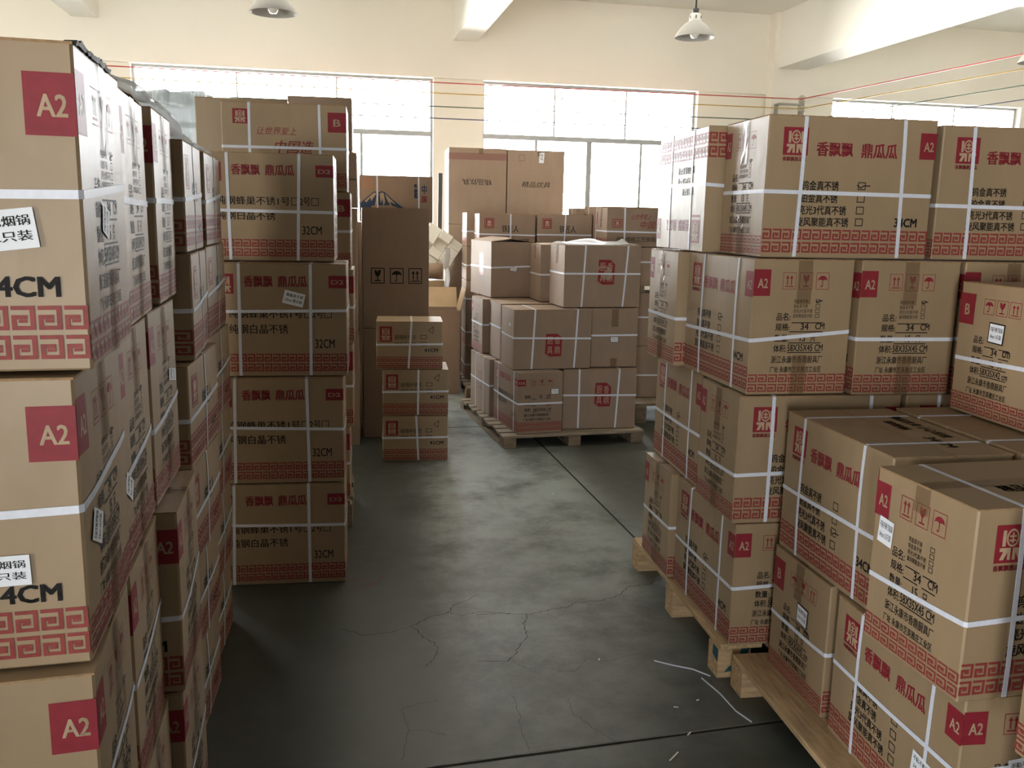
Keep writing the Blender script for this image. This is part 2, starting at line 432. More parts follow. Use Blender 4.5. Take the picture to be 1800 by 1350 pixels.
    def seal(s, x0, y0, x1, y1):
        w, h = x1-x0, y1-y0
        X = lambda u: x0+w*u
        Y = lambda v: y0+h*v
        s.poly([(X(.05), Y(0)), (X(.72), Y(0)), (X(1), Y(.18)), (X(.97), Y(.98)), (X(.3), Y(1)), (X(0), Y(.86))], RED, 1)
        for ch, u, v in (('香', .55, .12), ('鼎', .55, .55), ('厨', .12, .12), ('具', .12, .55)):
            s.text(ch, X(u), Y(v), X(u+.33), Y(v+.33), PALECARD, 2, .0)

# -------- the printed designs (fractions of the face)
def long_a2(f, ticked=0, size='34CM', lab=.90, sx=(.785, .925)):
    f.logo(.087, .075, .232, .27)
    f.text('香飘飘鼎瓜瓜', .087, .281, .226, .312, RED, 1, .03)
    f.text('香飘飘', .282, .17, .50, .272, RED, 1, .03); f.text('鼎瓜瓜', .548, .172, .765, .277, RED, 1, .03)
    f.label('A2', lab, .085, 1.0, .272)
    rows = (('钨金真不锈', .21, .43, .445), ('铂金真不锈', .208, .428, .535), ('亮光3代真不锈', .20, .485, .62), ('旋风聚能真不锈', .19, .505, .705))
    for i, (t, x0, x1, y) in enumerate(rows):
        f.text(t, x0, y, x1, y+.068, BLACK, 1, .022)
        f.frame(.545, y+.002, .592, y+.058, BLACK, .0028)
        if i == ticked: f.tick(.568, y+.03, .022)
    f.text(size, sx[0], .70, sx[1], .765, BLACK, 1, .03)
    f.key_band(.792, .962)

def long_a2_wide(f, ticked=0): long_a2(f, ticked, '34CM', .888, (.765, .94))

def short_lines(f, qty, dims, cm='CM', size='34'):
    f.text('品名:', .245, .385, .385, .443, BLACK); f.rect(.40, .455, .72, .462, BLACK, 1, 1)
    f.text('规格:', .24, .462, .385, .518, BLACK); f.text(size, .495, .462, .575, .512, BLACK); f.text(cm, .64, .460, .735, .508, BLACK); f.rect(.385, .522, .72, .529, BLACK, 1, 1)
    f.text('数量:', .238, .545, .38, .602, BLACK); f.text(qty, .495, .545, .55, .598, BLACK); f.text('只', .60, .545, .652, .60, BLACK); f.rect(.38, .606, .71, .613, BLACK, 1, 1)
    f.text('体积:', .235, .622, .365, .68, BLACK); f.text(dims, .375, .62, .735, .672, BLACK); f.rect(.375, .678, .72, .685, BLACK, 1, 1)
    f.text('浙江永康市香鼎厨具厂', .22, .705, .74, .762, BLACK)
    f.text('厂址 永康市芝英雅庄工业区', .215, .785, .735, .832, BLACK)

def short_a2(f, ticked=0):
    f.label('A2', .0, .068, .165, .262)
    for k, x in zip(('up', 'glass', 'umbrella'), (.285, .45, .615)): f.icon(k, x, .088, x+.13, .212, RED)
    for i, t in enumerate(('钨金真不锈', '铂金真不锈', '亮光3代真不锈', '旋风聚能真不锈')):
        y = .285+i*.036
        f.text(t, .41, y, .55+.025*(i > 1)*2, y+.029, BLACK, 1, .01)
        f.frame(.63, y, .672, y+.028, BLACK, .0016)
        if i == ticked: f.tick(.65, y+.012, .018)
    short_lines(f, '15', '58X35X45 CM')
    f.key_band(.845, .978)

def short_b(f, sticker=True):
    f.label('B', .0, .075, .215, .31, (.36, .68))
    for k, x in zip(('umbrella', 'glass', 'up'), (.335, .50, .66)): f.icon(k, x, .10, x+.14, .215, RED)
    short_lines(f, '12', '58X35X42 cm', 'cm')
    f.key_band(.845, .978)

def long_b(f):
    f.logo(.09, .07, .21, .24)
    f.text('让世界爱上', .28, .27, .60, .36, RED, 1, .0, slant=.3); f.text('中国造', .42, .42, .73, .57, RED, 1, .01, slant=.25)
    f.label('B', .85, .08, 1.0, .31, (.30, .70))
    f.key_band(.79, .955)

def long_d2(f):
    f.logo(.087, .085, .215, .26)
    f.text('香飘飘', .285, .10, .485, .20, RED, 1, .025); f.text('鼎瓜瓜', .52, .10, .725, .20, RED, 1, .025)
    f.label('D2', .875, .095, 1.0, .205, (.14, .86))
    f.text('纯钢蜂巢不锈1号', .175, .395, .69, .475, BLACK, 1, .012); f.frame(.70, .40, .752, .472, BLACK, .0025)
    f.text('2号', .757, .395, .835, .475, BLACK, 1, .012); f.frame(.842, .40, .894, .472, BLACK, .0025)
    f.text('纯钢白晶不锈', .175, .53, .585, .615, BLACK, 1, .012)
    f.text('32CM', .775, .665, .912, .745, BLACK, 1, .01)
    f.key_band(.795, .955, pitch=.034)

def short_d2(f):
    f.label('D2', .0, .10, .17, .21, (.12, .88))
    for k, x in zip(('up', 'glass', 'umbrella'), (.28, .46, .64)): f.icon(k, x, .10, x+.135, .21, RED)
    f.text('规格:', .15, .36, .29, .415, BLACK); f.text('32', .47, .36, .54, .41, BLACK); f.text('CM', .63, .36, .72, .41, BLACK); f.rect(.30, .42, .74, .428, BLACK, 1, 1)
    f.text('数量:', .15, .48, .29, .53, BLACK); f.rect(.30, .535, .74, .543, BLACK, 1, 1)
    f.text('体积:', .15, .575, .29, .63, BLACK); f.text('58X32X45 CM', .34, .58, .74, .628, BLACK); f.rect(.32, .635, .74, .642, BLACK, 1, 1)
    f.text('浙江永康市香鼎厨具厂', .14, .665, .74, .715, BLACK)
    f.text('厂址 永康市芝英雅庄工业区', .13, .74, .74, .785, BLACK)
    f.key_band(.81, .955)

def long_smith(f):
    f.frame(.09, .11, .26, .42, RED, .004)
    f.logo(.105, .135, .245, .395, True)
    f.text('铁匠人', .40, .34, .73, .53, BLACK, 1, .02)
    f.text('44CM', .70, .74, .88, .83, BLACK, 1, .02)
    f.key_band(.66, .94, pitch=.034)
def long_smith_far(f):
    f.frame(.09, .12, .26, .42, RED, .006)
    f.logo(.115, .16, .235, .38, True)
    f.text('铁匠人', .40, .32, .70, .53, BLACK, 1, .01)
    f.text('44CM', .70, .72, .88, .80, BLACK, 1, .01)
def short_smith(f):
    f.text('34CM', .30, .58, .72, .66, BLACK, 1, .02)
    f.key_band(.70, .94, pitch=.05)

def long_repair(f):
    f.logo(.05, .09, .235, .42)
    f.text('超强补铁王', .275, .27, .60, .365, BLACK, 1, .005); f.frame(.665, .27, .755, .355, BLACK, .003)
    f.text('健身不粘锅', .275, .42, .60, .50, BLACK, 1, .005); f.frame(.665, .42, .755, .50, BLACK, .003)
    f.stroke([(.78, .17), (.86, .09), (.85, .24), (.78, .17)], .003, BLACK)
    f.text('41CM', .72, .555, .93, .635, BLACK, 1, .02)
    f.key_band(.735, .975, pitch=.036)

def tall_icons(f):
    for k, x in zip(('glass', 'umbrella', 'up'), (.125, .41, .69)): f.icon(k, x, .49, x+.205, .62, BLACK, 1, .006)
def tall_fine(f, flip):
    if flip:
        f.rect(0, .06, 1, .15, FADED, 1)
        f.text('精品炊具', .24, .40, .74, .48, BLACK, 1, 0, flip=True, slant=-.25)
    else:
        f.frame(.19, .055, .30, .14, FADED, .006)
        f.text('精品炊具', .26, .41, .76, .49, BLACK, 1, 0, slant=.25)
def tall_plain_square(f): f.frame(.66, .07, .86, .17, RED, .006)
def fuji(f):
    f.text('TZY', .05, .06, .19, .17, ORANGE, 1, 0)
    f.rect(.03, .215, .24, .235, ORANGE, 1, 1)
    f.poly([(0, .62), (.06, .53), (.20, .34), (.26, .36), (.30, .33), (.345, .35), (.46, .52), (.56, .64), (.70, .78), (0, .78)], BLUE, 1)
    for pts in ([(.07, .55), (.20, .365), (.235, .38), (.16, .55), (.15, .47), (.10, .58)], [(.235, .40), (.262, .385), (.24, .60), (.20, .70), (.225, .52)], [(.275, .39), (.30, .36), (.33, .37), (.35, .56), (.325, .66), (.315, .49), (.29, .60)], [(.345, .38), (.45, .54), (.50, .62), (.41, .55), (.46, .70), (.385, .55)]):
        f.poly(pts, PALECARD, 2)
    f.text('精工', .745, .16, .82, .24, BLUE, 1, .02); f.text('鐵鍋', .745, .26, .82, .48, BLUE, 1, .03)
    f.text('中', .85, .17, .92, .38, BLUE, 1, .03); f.text('国', .85, .42, .92, .56, RED, 1, .03)
    f.rect(.74, .88, .93, .90, BLACK, 1, 1)
def craft(f):
    f.frame(.08, .28, .23, .50, RED, .005); f.logo(.11, .33, .20, .45, True)
    f.text('让世界爱上', .36, .14, .66, .28, RED, 1, -.002, slant=.3); f.text('中国造', .50, .32, .84, .52, RED, 1, .0, slant=.2)
    f.text('中华传统工艺铁锅厂', .15, .74, .80, .87, BLACK, 1, 0)
def craft_side(f):
    f.rect(.0, .10, .14, .42, RED); f.rect(.30, .30, .75, .31, RED, 1, 1); f.key_band(.8, .95)
def seal_long(f): f.seal(.43, .22, .655, .63)
def seal_long_low(f): f.seal(.40, .40, .62, .79)
def upside_long(f):
    f.key_band(.05, .245, True)
    f.text('旋风聚能真不锈', .45, .30, .78, .36, BLACK, 1, .02, flip=True); f.text('亮光3代真不锈', .45, .39, .76, .45, BLACK, 1, .02, flip=True)
    f.text('铂金真不锈', .55, .48, .78, .54, BLACK, 1, .02, flip=True)
    f.logo(.77, .74, .92, .93); f.rect(.77, .70, .92, .72, RED)
    f.text('香飘飘', .50, .74, .72, .84, RED, 1, .03, flip=True); f.text('鼎瓜瓜', .24, .74, .46, .84, RED, 1, .03, flip=True)
    f.label('A2', .0, .73, .1, .92)
def upside_short(f): f.key_band(.05, .245, True)
def lid_words_along(f):
    def along(t, x0, y0, x1, y1):
        vs, fs, a, b, c, d = glyphs(t, .02)
        f._put([((x0+(y-b)/(d-b)*(x1-x0))*f.W, (1-y0-(x-a)/(c-a)*(y1-y0))*f.H) for x, y in vs], fs, BLACK, 1)
    along('精品炊具 小心轻放', .78, .20, .89, .68); along('钢铸锅', .61, .30, .71, .50); along('34CM', .61, .66, .71, .86)
def lid_words(f):
    f.text('精品炊具 小心轻放', .28, .56, .80, .70, BLACK, 1, .02); f.text('钢铸锅 34CM', .40, .74, .88, .88, BLACK, 1, .02)

# ---------------------------------------------------------------- cartons
GAP = .0035
def carton(name, label, pos, th, b, a, z0, z1, right=None, left=None, straps=(), group='', cat='box', top=None,
           tape=(), flaps=True, lift=(0, 0), stickers=(), bulge=.003, seam='b', seed=None, film=False, tilt=(0, 0), strapw=.0125, stock=None):
    """pos = near bottom corner; the right face (length b) runs along the local x axis, the left face (length a) along local y.
    straps: ('h', z), ('x', s) a hoop across the right face at s, ('y', s) a hoop across the left face at s (all fractions)"""
    rr = random.Random(seed if seed is not None else label)
    H = z1 - z0 - GAP
    t = thing(name, label, cat, (pos[0], pos[1], z0), R(th), group)
    if tilt != (0, 0): t.rotation_euler = (R(tilt[0]), R(tilt[1]), R(th))
    hb = H - (.004 if flaps else 0)
    amp = [bulge*rr.uniform(.4, 1.3) for _ in range(4)]
    ph = rr.uniform(0, 6)
    def bul(side, u, v):          # outward swelling of a side; u, v in 0..1
        u = min(max(u, 0), 1); v = min(max(v, 0), 1)
        return amp[side]*(4*u*(1-u))**.8*(4*v*(1-v))**.8*(1+.35*sin(7*u+5*v+ph))
    cr = .004
    # plan outline: side 0 right face y=0, side 1 far end x=b, side 2 back y=a, side 3 left face x=0
    N = 7
    def ring(z, inset):
        v = z/hb; pts = []
        sides = (((0, 0), (1, 0), b, (0, -1)), ((b, 0), (0, 1), a, (1, 0)), ((b, a), (-1, 0), b, (0, 1)), ((0, a), (0, -1), a, (-1, 0)))
        for k, (o, d, L, n) in enumerate(sides):
            for i in range(N+1):
                s_ = cr + (L-2*cr)*i/N
                q = bul(k, s_/L, v) - inset
                pts.append((o[0]+d[0]*s_+n[0]*q, o[1]+d[1]*s_+n[1]*q, z))
        return pts
    mb = MB()
    rings = [ring(.0, .003), ring(.003, 0)] + [ring(.003+(hb-.006)*j/6, 0) for j in range(1, 7)] + [ring(hb, .003 if not flaps else 0)]
    n = len(rings[0]); vs = [p for r_ in rings for p in r_]; fs = []
    for i in range(len(rings)-1):
        for k in range(n): fs.append((i*n+k, i*n+(k+1) % n, (i+1)*n+(k+1) % n, (i+1)*n+k))
    fs += [tuple(range(n))[::-1]]
    mb.add(vs, fs, 0)
    mb.add(rings[-1], [tuple(range(n))], 0)
    def onface(side, u, v, off):   # metres on the face -> local point
        if side == 0: q = bul(0, u/b, v/hb)+off; return (u, -q, v)
        if side == 3: q = bul(3, u/a, v/hb)+off; return (-q, a-u, v)
        if side == 4: return (u, v, H+off)
    for side, fn, W in ((0, right, b), (3, left, a)):
        if not fn: continue
        f = Face(W, hb)
        for g in (fn if isinstance(fn, (list, tuple)) else (fn,)): g(f)
        for pv, pf, mi, lvl in f.out:
            mb.add([onface(side, u, v, .0004+.0003*lvl) for u, v in pv], pf, mi)
    mats = [stock or CARD] + INKM[1:]
    mb.build('carton', mats, t)
    # two top flaps meeting along the middle
    if flaps:
        for k in (0, 1):
            fb = MB(); M = None
            if seam == 'b':
                y0, y1 = (0, a/2-.001) if k == 0 else (a/2+.001, a)
                hinge = Vector((0, 0 if k == 0 else a, hb)); ax = 'X'; sg = 1 if k == 0 else -1
                X0, X1, Y0, Y1 = 0, b, y0, y1
            else:
                x0, x1 = (0, b/2-.001) if k == 0 else (b/2+.001, b)
                hinge = Vector((0 if k == 0 else b, 0, hb)); ax = 'Y'; sg = -1 if k == 0 else 1
                X0, X1, Y0, Y1 = x0, x1, 0, a
            M = Matrix.Translation(hinge) @ Matrix.Rotation(R(sg*lift[k]), 4, ax) @ Matrix.Translation(-hinge)
            nx = 6
            # slightly wavy plate, rim in the darker colour of the cut edge
            gv = []; gf = []
            for zz in (hb, hb+.0038):
                for j in range(nx+1):
                    for i in range(nx+1):
                        x = X0+(X1-X0)*i/nx; y = Y0+(Y1-Y0)*j/nx
                        w = 0
                        if lift[k]:
                            w = .006*sin(9*x+5*y+ph)*((y if k == 0 else a-y)/a if seam == 'b' else (x if k == 0 else b-x)/b)
                        gv.append(M @ Vector((x, y, zz+w)))
            m1 = (nx+1)**2
            idx = lambda i, j: j*(nx+1)+i
            for j in range(nx):
                for i in range(nx):
                    gf.append((idx(i, j), idx(i, j+1), idx(i+1, j+1), idx(i+1, j)))
            fb.add(gv, gf, 0)
            fb.f += [[m1+idx(i, j), m1+idx(i+1, j), m1+idx(i+1, j+1), m1+idx(i, j+1)] for j in range(nx) for i in range(nx)]; fb.m += [0]*(nx*nx)
            rim = []
            for i in range(nx):
                rim += [[idx(i, 0), idx(i+1, 0), m1+idx(i+1, 0), m1+idx(i, 0)], [idx(i+1, nx), idx(i, nx), m1+idx(i, nx), m1+idx(i+1, nx)],
                        [idx(0, i+1), idx(0, i), m1+idx(0, i), m1+idx(0, i+1)], [idx(nx, i), idx(nx, i+1), m1+idx(nx, i+1), m1+idx(nx, i)]]
            fb.f += rim; fb.m += [1]*len(rim)
            if top and not lift[k]:
                f = Face(b, a); top(f)
                half = a/2 if seam == 'b' else b/2
                for pv, pf, mi, lvl in f.out:
                    cy = sum(p[1 if seam == 'b' else 0] for p in pv)/len(pv)
                    if (cy < half) == (k == 0): fb.add([(u, v, H+.0004) for u, v in pv], pf, mi)
            fb.build('flap', mats, t)
    # straps
    def ribbon(path, side_dirs, w):
        mb = MB(); nn = len(path); vs = []; fs = []
        for (p, nrm, sd) in path:
            p, nrm, sd = Vector(p), Vector(nrm), Vector(sd)
            for q in (p-sd*w/2, p+sd*w/2, p+sd*w/2+nrm*.0008, p-sd*w/2+nrm*.0008): vs.append(q)
        for i in range(nn):
            j = (i+1) % nn
            for k in range(4): fs.append((i*4+k, i*4+(k+1) % 4, j*4+(k+1) % 4, j*4+k))
        mb.add(vs, fs); return mb
    for st in straps:
        kind, s_ = st[0], st[1]
        dz = st[2] if len(st) > 2 else rr.uniform(-.006, .006)
        path = []; e = .0012
        if kind == 'h':
            Z = (1-s_)*hb
            up_ = (0, 0, 1)
            z_at = lambda x, y: Z + dz*((x/b)-.5) - .5*dz*((y/a)-.5)
            m = 6
            for i in range(m+1): u = cr+(b-2*cr)*i/m; z = z_at(u, 0); path.append(((u, -bul(0, u/b, z/hb)-e, z), (0, -1, 0), up_))
            for i in range(m+1): u = cr+(a-2*cr)*i/m; z = z_at(b, u); path.append(((b+bul(1, u/a, z/hb)+e, u, z), (1, 0, 0), up_))
            for i in range(m+1): u = b-cr-(b-2*cr)*i/m; z = z_at(u, a); path.append(((u, a+bul(2, 1-u/b, z/hb)+e, z), (0, 1, 0), up_))
            for i in range(m+1): u = a-cr-(a-2*cr)*i/m; z = z_at(0, u); path.append(((-bul(3, 1-u/a, z/hb)-e, u, z), (-1, 0, 0), up_))
        elif kind == 'x':
            X = s_*b; sd = (1, 0, 0); m = 6; xs = lambda z: X + dz*(z/H-.5)
            if max(lift) > 4: continue
            for i in range(m+1): z = .004+(H-.008)*i/m; path.append(((xs(z), -bul(0, X/b, z/hb)-e, z), (0, -1, 0), sd))
            for y in (.004, a*.5, a-.004): path.append(((xs(H), y, H+.0006), (0, 0, 1), sd))
            for i in range(m+1): z = H-.004-(H-.008)*i/m; path.append(((xs(z), a+bul(2, 1-X/b, z/hb)+e, z), (0, 1, 0), sd))
            for y in (a-.004, .004): path.append(((xs(0), y, .0015), (0, 0, -1), sd))
        else:
            Y = a*(1-s_); sd = (0, 1, 0); m = 6; ys = lambda z: Y - dz*(z/H-.5)
            if max(lift) > 4: continue
            for i in range(m+1): z = .004+(H-.008)*i/m; path.append(((-bul(3, 1-Y/a, z/hb)-e, ys(z), z), (-1, 0, 0), sd))
            for x in (.004, b*.5, b-.004): path.append(((x, ys(H), H+.0006), (0, 0, 1), sd))
            for i in range(m+1): z = H-.004-(H-.008)*i/m; path.append(((b+bul(1, Y/a, z/hb)+e, ys(z), z), (1, 0, 0), sd))
            for x in (b-.004, .004): path.append(((x, ys(0), .0015), (0, 0, -1), sd))
        ribbon(path, None, strapw).build('strap', STRAP, t)
    # clear tape: ('r'|'l') on the short face, from the top and from the bottom edge
    for side, c, w, dn, upw in tape:
        sd = 0 if side == 'r' else 3; L = b if sd == 0 else a
        for v0, v1 in ((hb*(1-dn), hb), (0.002, hb*upw)):
            if v1-v0 < .01: continue
            mb = MB(); m = 6; vs = []; fs = []
            for j in range(m+1):
                v = v0+(v1-v0)*j/m
                for u in (c*L-w/2, c*L-w/6, c*L+w/6, c*L+w/2): vs.append(onface(sd, u, v, .0022+rr.uniform(0, .0012)))
            for j in range(m):
                for i in range(3): fs.append((j*4+i, j*4+i+1, (j+1)*4+i+1, (j+1)*4+i))
            mb.add(vs, fs); mb.build('tape', TAPE, t)
        # strip along the lid seam
        if flaps and max(lift) < 1:
            mb = MB()
            if sd == 3: mb.add([(0, a/2-w/2, H+.0008), (b, a/2-w/2, H+.0008), (b, a/2+w/2, H+.0008), (0, a/2+w/2, H+.0008)], [(0, 1, 2, 3)])
            else: mb.add([(b/2-w/2, 0, H+.0008), (b/2+w/2, 0, H+.0008), (b/2+w/2, a, H+.0008), (b/2-w/2, a, H+.0008)], [(0, 1, 2, 3)])
            mb.build('tape', TAPE, t)
    # stickers: (side, centre x, centre y from top, width m, height m, turn deg, lines, framed)
    for side, cx, cy, w, h, ang, lines, framed in stickers:
        mb = MB(); sd = 0 if side == 'r' else 3; L = b if sd == 0 else a
        f = Face(w, h)
        if framed:
            f.rect(-.07, -.07, 1.07, 1.07, BLACK, -2, 1)
        f.rect(0, 0, 1, 1, WHITE, 0, 2)
        k = len(lines)
        for i, (tx, x0, x1) in enumerate(lines):
            f.text(tx, x0, .16+i*.76/k, x1, .16+i*.76/k+.52/k, BLACK, 1, .012)
        ca, sa = cos(R(ang)), sin(R(ang))
        for pv, pf, mi, lvl in f.out:
            out = []
            for u, v in pv:
                u -= w/2; v -= h/2
                out.append(onface(sd, cx*L+u*ca-v*sa, (1-cy)*hb+u*sa+v*ca, .0026+.0003*lvl))
            mb.add(out, pf, mi)
        mb.build('sticker', INKM, t)
    return t

# ---------------------------------------------------------------- the room
mb = MB()
mb.add([(XL-.3, YF-.3, 0), (XR+.3, YF-.3, 0), (XR+.3, YB+.3, 0), (XL-.3, YB+.3, 0)], [(0, 1, 2, 3)], 0)
mb.add([(XL-.3, YF-.3, -.1), (XR+.3, YF-.3, -.1), (XR+.3, YB+.3, -.1), (XL-.3, YB+.3, -.1)], [(3, 2, 1, 0)], 0)
unrot = Matrix.Rotation(-PSI, 4, 'Z')
def floor_line(pts, w, mi, jit=0.0, sub=5, z=.0004):
    """a crack, joint or chalk line lying in the floor, points in world coordinates"""
    P = []
    for p, q in zip(pts, pts[1:]):
        for k in range(sub):
            t = k/sub
            P.append(Vector((p[0]+(q[0]-p[0])*t+rng.uniform(-jit, jit), p[1]+(q[1]-p[1])*t+rng.uniform(-jit, jit), 0)))
    P.append(Vector((*pts[-1], 0)))
    vs = []; fs = []
    for i, p in enumerate(P):
        d = (P[min(i+1, len(P)-1)]-P[max(i-1, 0)]).normalized(); n = Vector((-d.y, d.x, 0))
        ww = w*rng.uniform(.5, 1.3) if jit else w
        for q in (p-n*ww/2, p+n*ww/2):
            q = unrot @ q; vs.append((q.x, q.y, z))
    for i in range(len(P)-1): fs.append((2*i, 2*i+2, 2*i+3, 2*i+1))
    mb.add(vs, fs, mi)
floor_line([(-2.5, 2.12), (.225, 2.387), (1.344, 2.501), (4.5, 2.82)], .010, 1, 0)
floor_line([(.15, 2.388), (.74, 2.449), (1.344, 2.511)], .004, 2, .0015)
floor_line([(1.0, 8.6), (1.185, 5.91), (1.305, 4.083), (1.42, 2.3)], .011, 1, 0)
floor_line([(-1.5, 6.60), (.518, 6.69), (.781, 6.70), (4, 6.85)], .011, 1, 0)
for line in ([(0.392, 3.394), (0.515, 3.394), (0.607, 3.371), (0.687, 3.402), (0.782, 3.419), (0.828, 3.468), (0.935, 3.471), (1.031, 3.517), (1.09, 3.599), (1.184, 3.619), (1.311, 3.7)],
             [(0.607, 3.371), (0.574, 3.274), (0.572, 3.18), (0.515, 3.073), (0.478, 2.993), (0.359, 3.006)],
             [(-0.131, 3.324), (-0.054, 3.255), (0.047, 3.272), (0.136, 3.312), (0.199, 3.382), (0.282, 3.422), (0.323, 3.495), (0.427, 3.58)],
             [(0.136, 3.312), (0.175, 3.218), (0.227, 3.134), (0.219, 3.075), (0.173, 2.987)],
             [(0.282, 3.422), (0.345, 3.393), (0.409, 3.416), (0.538, 3.39)]):
    floor_line(line, .0028, 1, .007, 7)
for line in ([(0.478, 2.993), (0.529, 2.936), (0.617, 2.926), (0.659, 2.892), (0.7, 2.897), (0.753, 2.972), (0.835, 2.953), (0.984, 3.0)],
             [(0.455, 2.747), (0.457, 2.644), (0.446, 2.549), (0.452, 2.429)], [(0.634, 2.726), (0.625, 2.641), (0.655, 2.572), (0.729, 2.447)],
             [(0.664, 4.241), (0.819, 4.327), (0.945, 4.53), (1.269, 4.616), (1.349, 4.68)],
             [(0.201, 2.757), (0.08, 2.718), (0.09, 2.643), (0.097, 2.587), (0.069, 2.429)], [(0.097, 2.587), (0.147, 2.582), (0.209, 2.542)]):
    floor_line(line, .0013, 1, .006, 7)
# red crayon scribble beside the stack of D2 cartons
for k in range(4):
    floor_line([(-.10+.075*cos(t*.7+k)*(1-.1*k)+.03*k, 3.74+.07*sin(t*.7+k*1.3)+.02*k) for t in range(8)], .003, 3, .002, 3)
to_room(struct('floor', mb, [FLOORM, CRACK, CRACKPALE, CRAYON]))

mb = MB(); mb.box(XL-.3, XR+.3, 5.6, YB+.3, ZC, ZC+.15)
to_room(struct('ceiling', mb, CEILM))
# unseen dark soffit over the camera and deep cross beam, added to block ceiling bounce
mb = MB(); mb.box(XL-.3, XR+.3, YF-.3, 5.5999, ZC, ZC+.15)
to_room(struct('ceiling', mb, ADDED_SOFFIT))  # unseen dark soffit, added to block ceiling bounce
mb = MB(); mb.box(XL, XR, 5.45, 5.75, 3.30, ZC-.0005)
to_room(struct('trim_5', mb, ADDED_SOFFIT))  # unseen cross beam, added to block ceiling bounce

def window_wall(name, wins, y0, y1, yl0, yl1, zt=3.11, m=PLASTER):
    """a wall with openings; the ring beam over the windows stands a little proud"""
    mb = MB(); x = XL-.3
    for x0, x1, z0, z1 in wins:
        mb.box(x, x0, y0, y1, 0, zt)
        if z0 > 0: mb.box(x0, x1, y0, y1, 0, z0)
        x = x1
    mb.box(x, XR+.3, y0, y1, 0, zt)
    mb.box(XL-.3, XR+.3, yl0, yl1, zt+.0001, ZC)
    return to_room(struct(name, mb, m))
window_wall('wall_back', WIN_BACK, YB, YB+.2, YB-.03, YB+.2)
window_wall('wall_front', DOORWAY, YF-.2, YF, YF-.2, YF+.03, 2.25, DARKWALL)
mb = MB(); mb.box(XL-.3, XL, YF, SIDEDOOR[0], 0, ZC); mb.box(XL-.3, XL, SIDEDOOR[1], YB, 0, ZC); mb.box(XL-.3, XL, SIDEDOOR[0], SIDEDOOR[1], SIDEDOOR[3], ZC); to_room(struct('wall_left', mb, PLASTER))
mb = MB(); mb.box(XR, XR+.3, YF, YB, 0, ZC); to_room(struct('wall_right', mb, PLASTER))

# roof beams running from the window wall into the room, and a pillar under one of them
k = 0
for xc, w, zb, pil in ((-2.41, .27, 3.53, False), (1.54, .27, 3.52, False), (5.44, .38, 3.39, True)):
    k += 1
    mb = MB(); mb.box(xc-w/2, xc+w/2, 5.7501, YB-.031 if not pil else YB-.19, zb, ZC-.001)
    o = to_room(struct('trim_%d' % k, mb, CEILM))
mb = MB(); mb.box(-1.55, -1.07, -1.3, -.85, 0, ZC-.001); to_room(struct('trim_6', mb, PLASTER))  # unseen pillar added to shade the near left stack from the doorway
mb = MB(); mb.box(5.20, 5.66, YB-.19, YB-.031, 0, ZC-.001); to_room(struct('trim_4', mb, PLASTER))

def window(n, x0, x1, z0, z1, y, lower, upper, rail=2.51):
    t = thing('window_%d' % n, 'w', 'window'); del t['label']; del t['category']; t['kind'] = 'structure'
    to_room(t)
    f = MB(); w = .026; d0, d1 = y-.03, y+.03
    f.box(x0, x1, d0, d1, z1-w, z1); f.box(x0, x1, d0, d1, z0, z0+w)
    f.box(x0, x0+w, d0, d1, z0+w, z1-w); f.box(x1-w, x1, d0, d1, z0+w, z1-w)
    f.box(x0+w, x1-w, d0, d1, rail-.028, rail+.028)
    for x in upper: f.box(x-.009, x+.009, d0+.01, d1-.01, rail+.028, z1-w)
    for x, ww in lower: f.box(x-ww/2, x+ww/2, d0+.01, d1-.01, z0+w, rail-.028)
    o = f.build('window_frame', FRAME, t); o['kind'] = 'structure'
    g = MB(); g.box(x0+w, x1-w, y-.003, y+.003, z0+w, rail-.028); g.box(x0+w, x1-w, y-.003, y+.003, rail+.028, z1-w)
    o = g.build('window_glass', GLASS, t); o['kind'] = 'structure'
ups = ([-4.4, -3.7], [-1.363+.29, -.428+.52], [2.077+.60, 2.906+.58], [7.0, 7.88])
ups = ([-4.4, -3.7], [-.94, .125], [2.62, 3.49], [7.0, 7.88])
lows = ([(-4.08, .06)], [(-.41, .06), (-1.2, .03), (.39, .03)], [(3.055, .062), (2.41, .03), (3.7, .03)], [(7.44, .06)])
for i, (x0, x1, z0, z1) in enumerate(WIN_BACK): window(i+1, x0, x1, z0, z1, YB+.12, lows[i], ups[i])

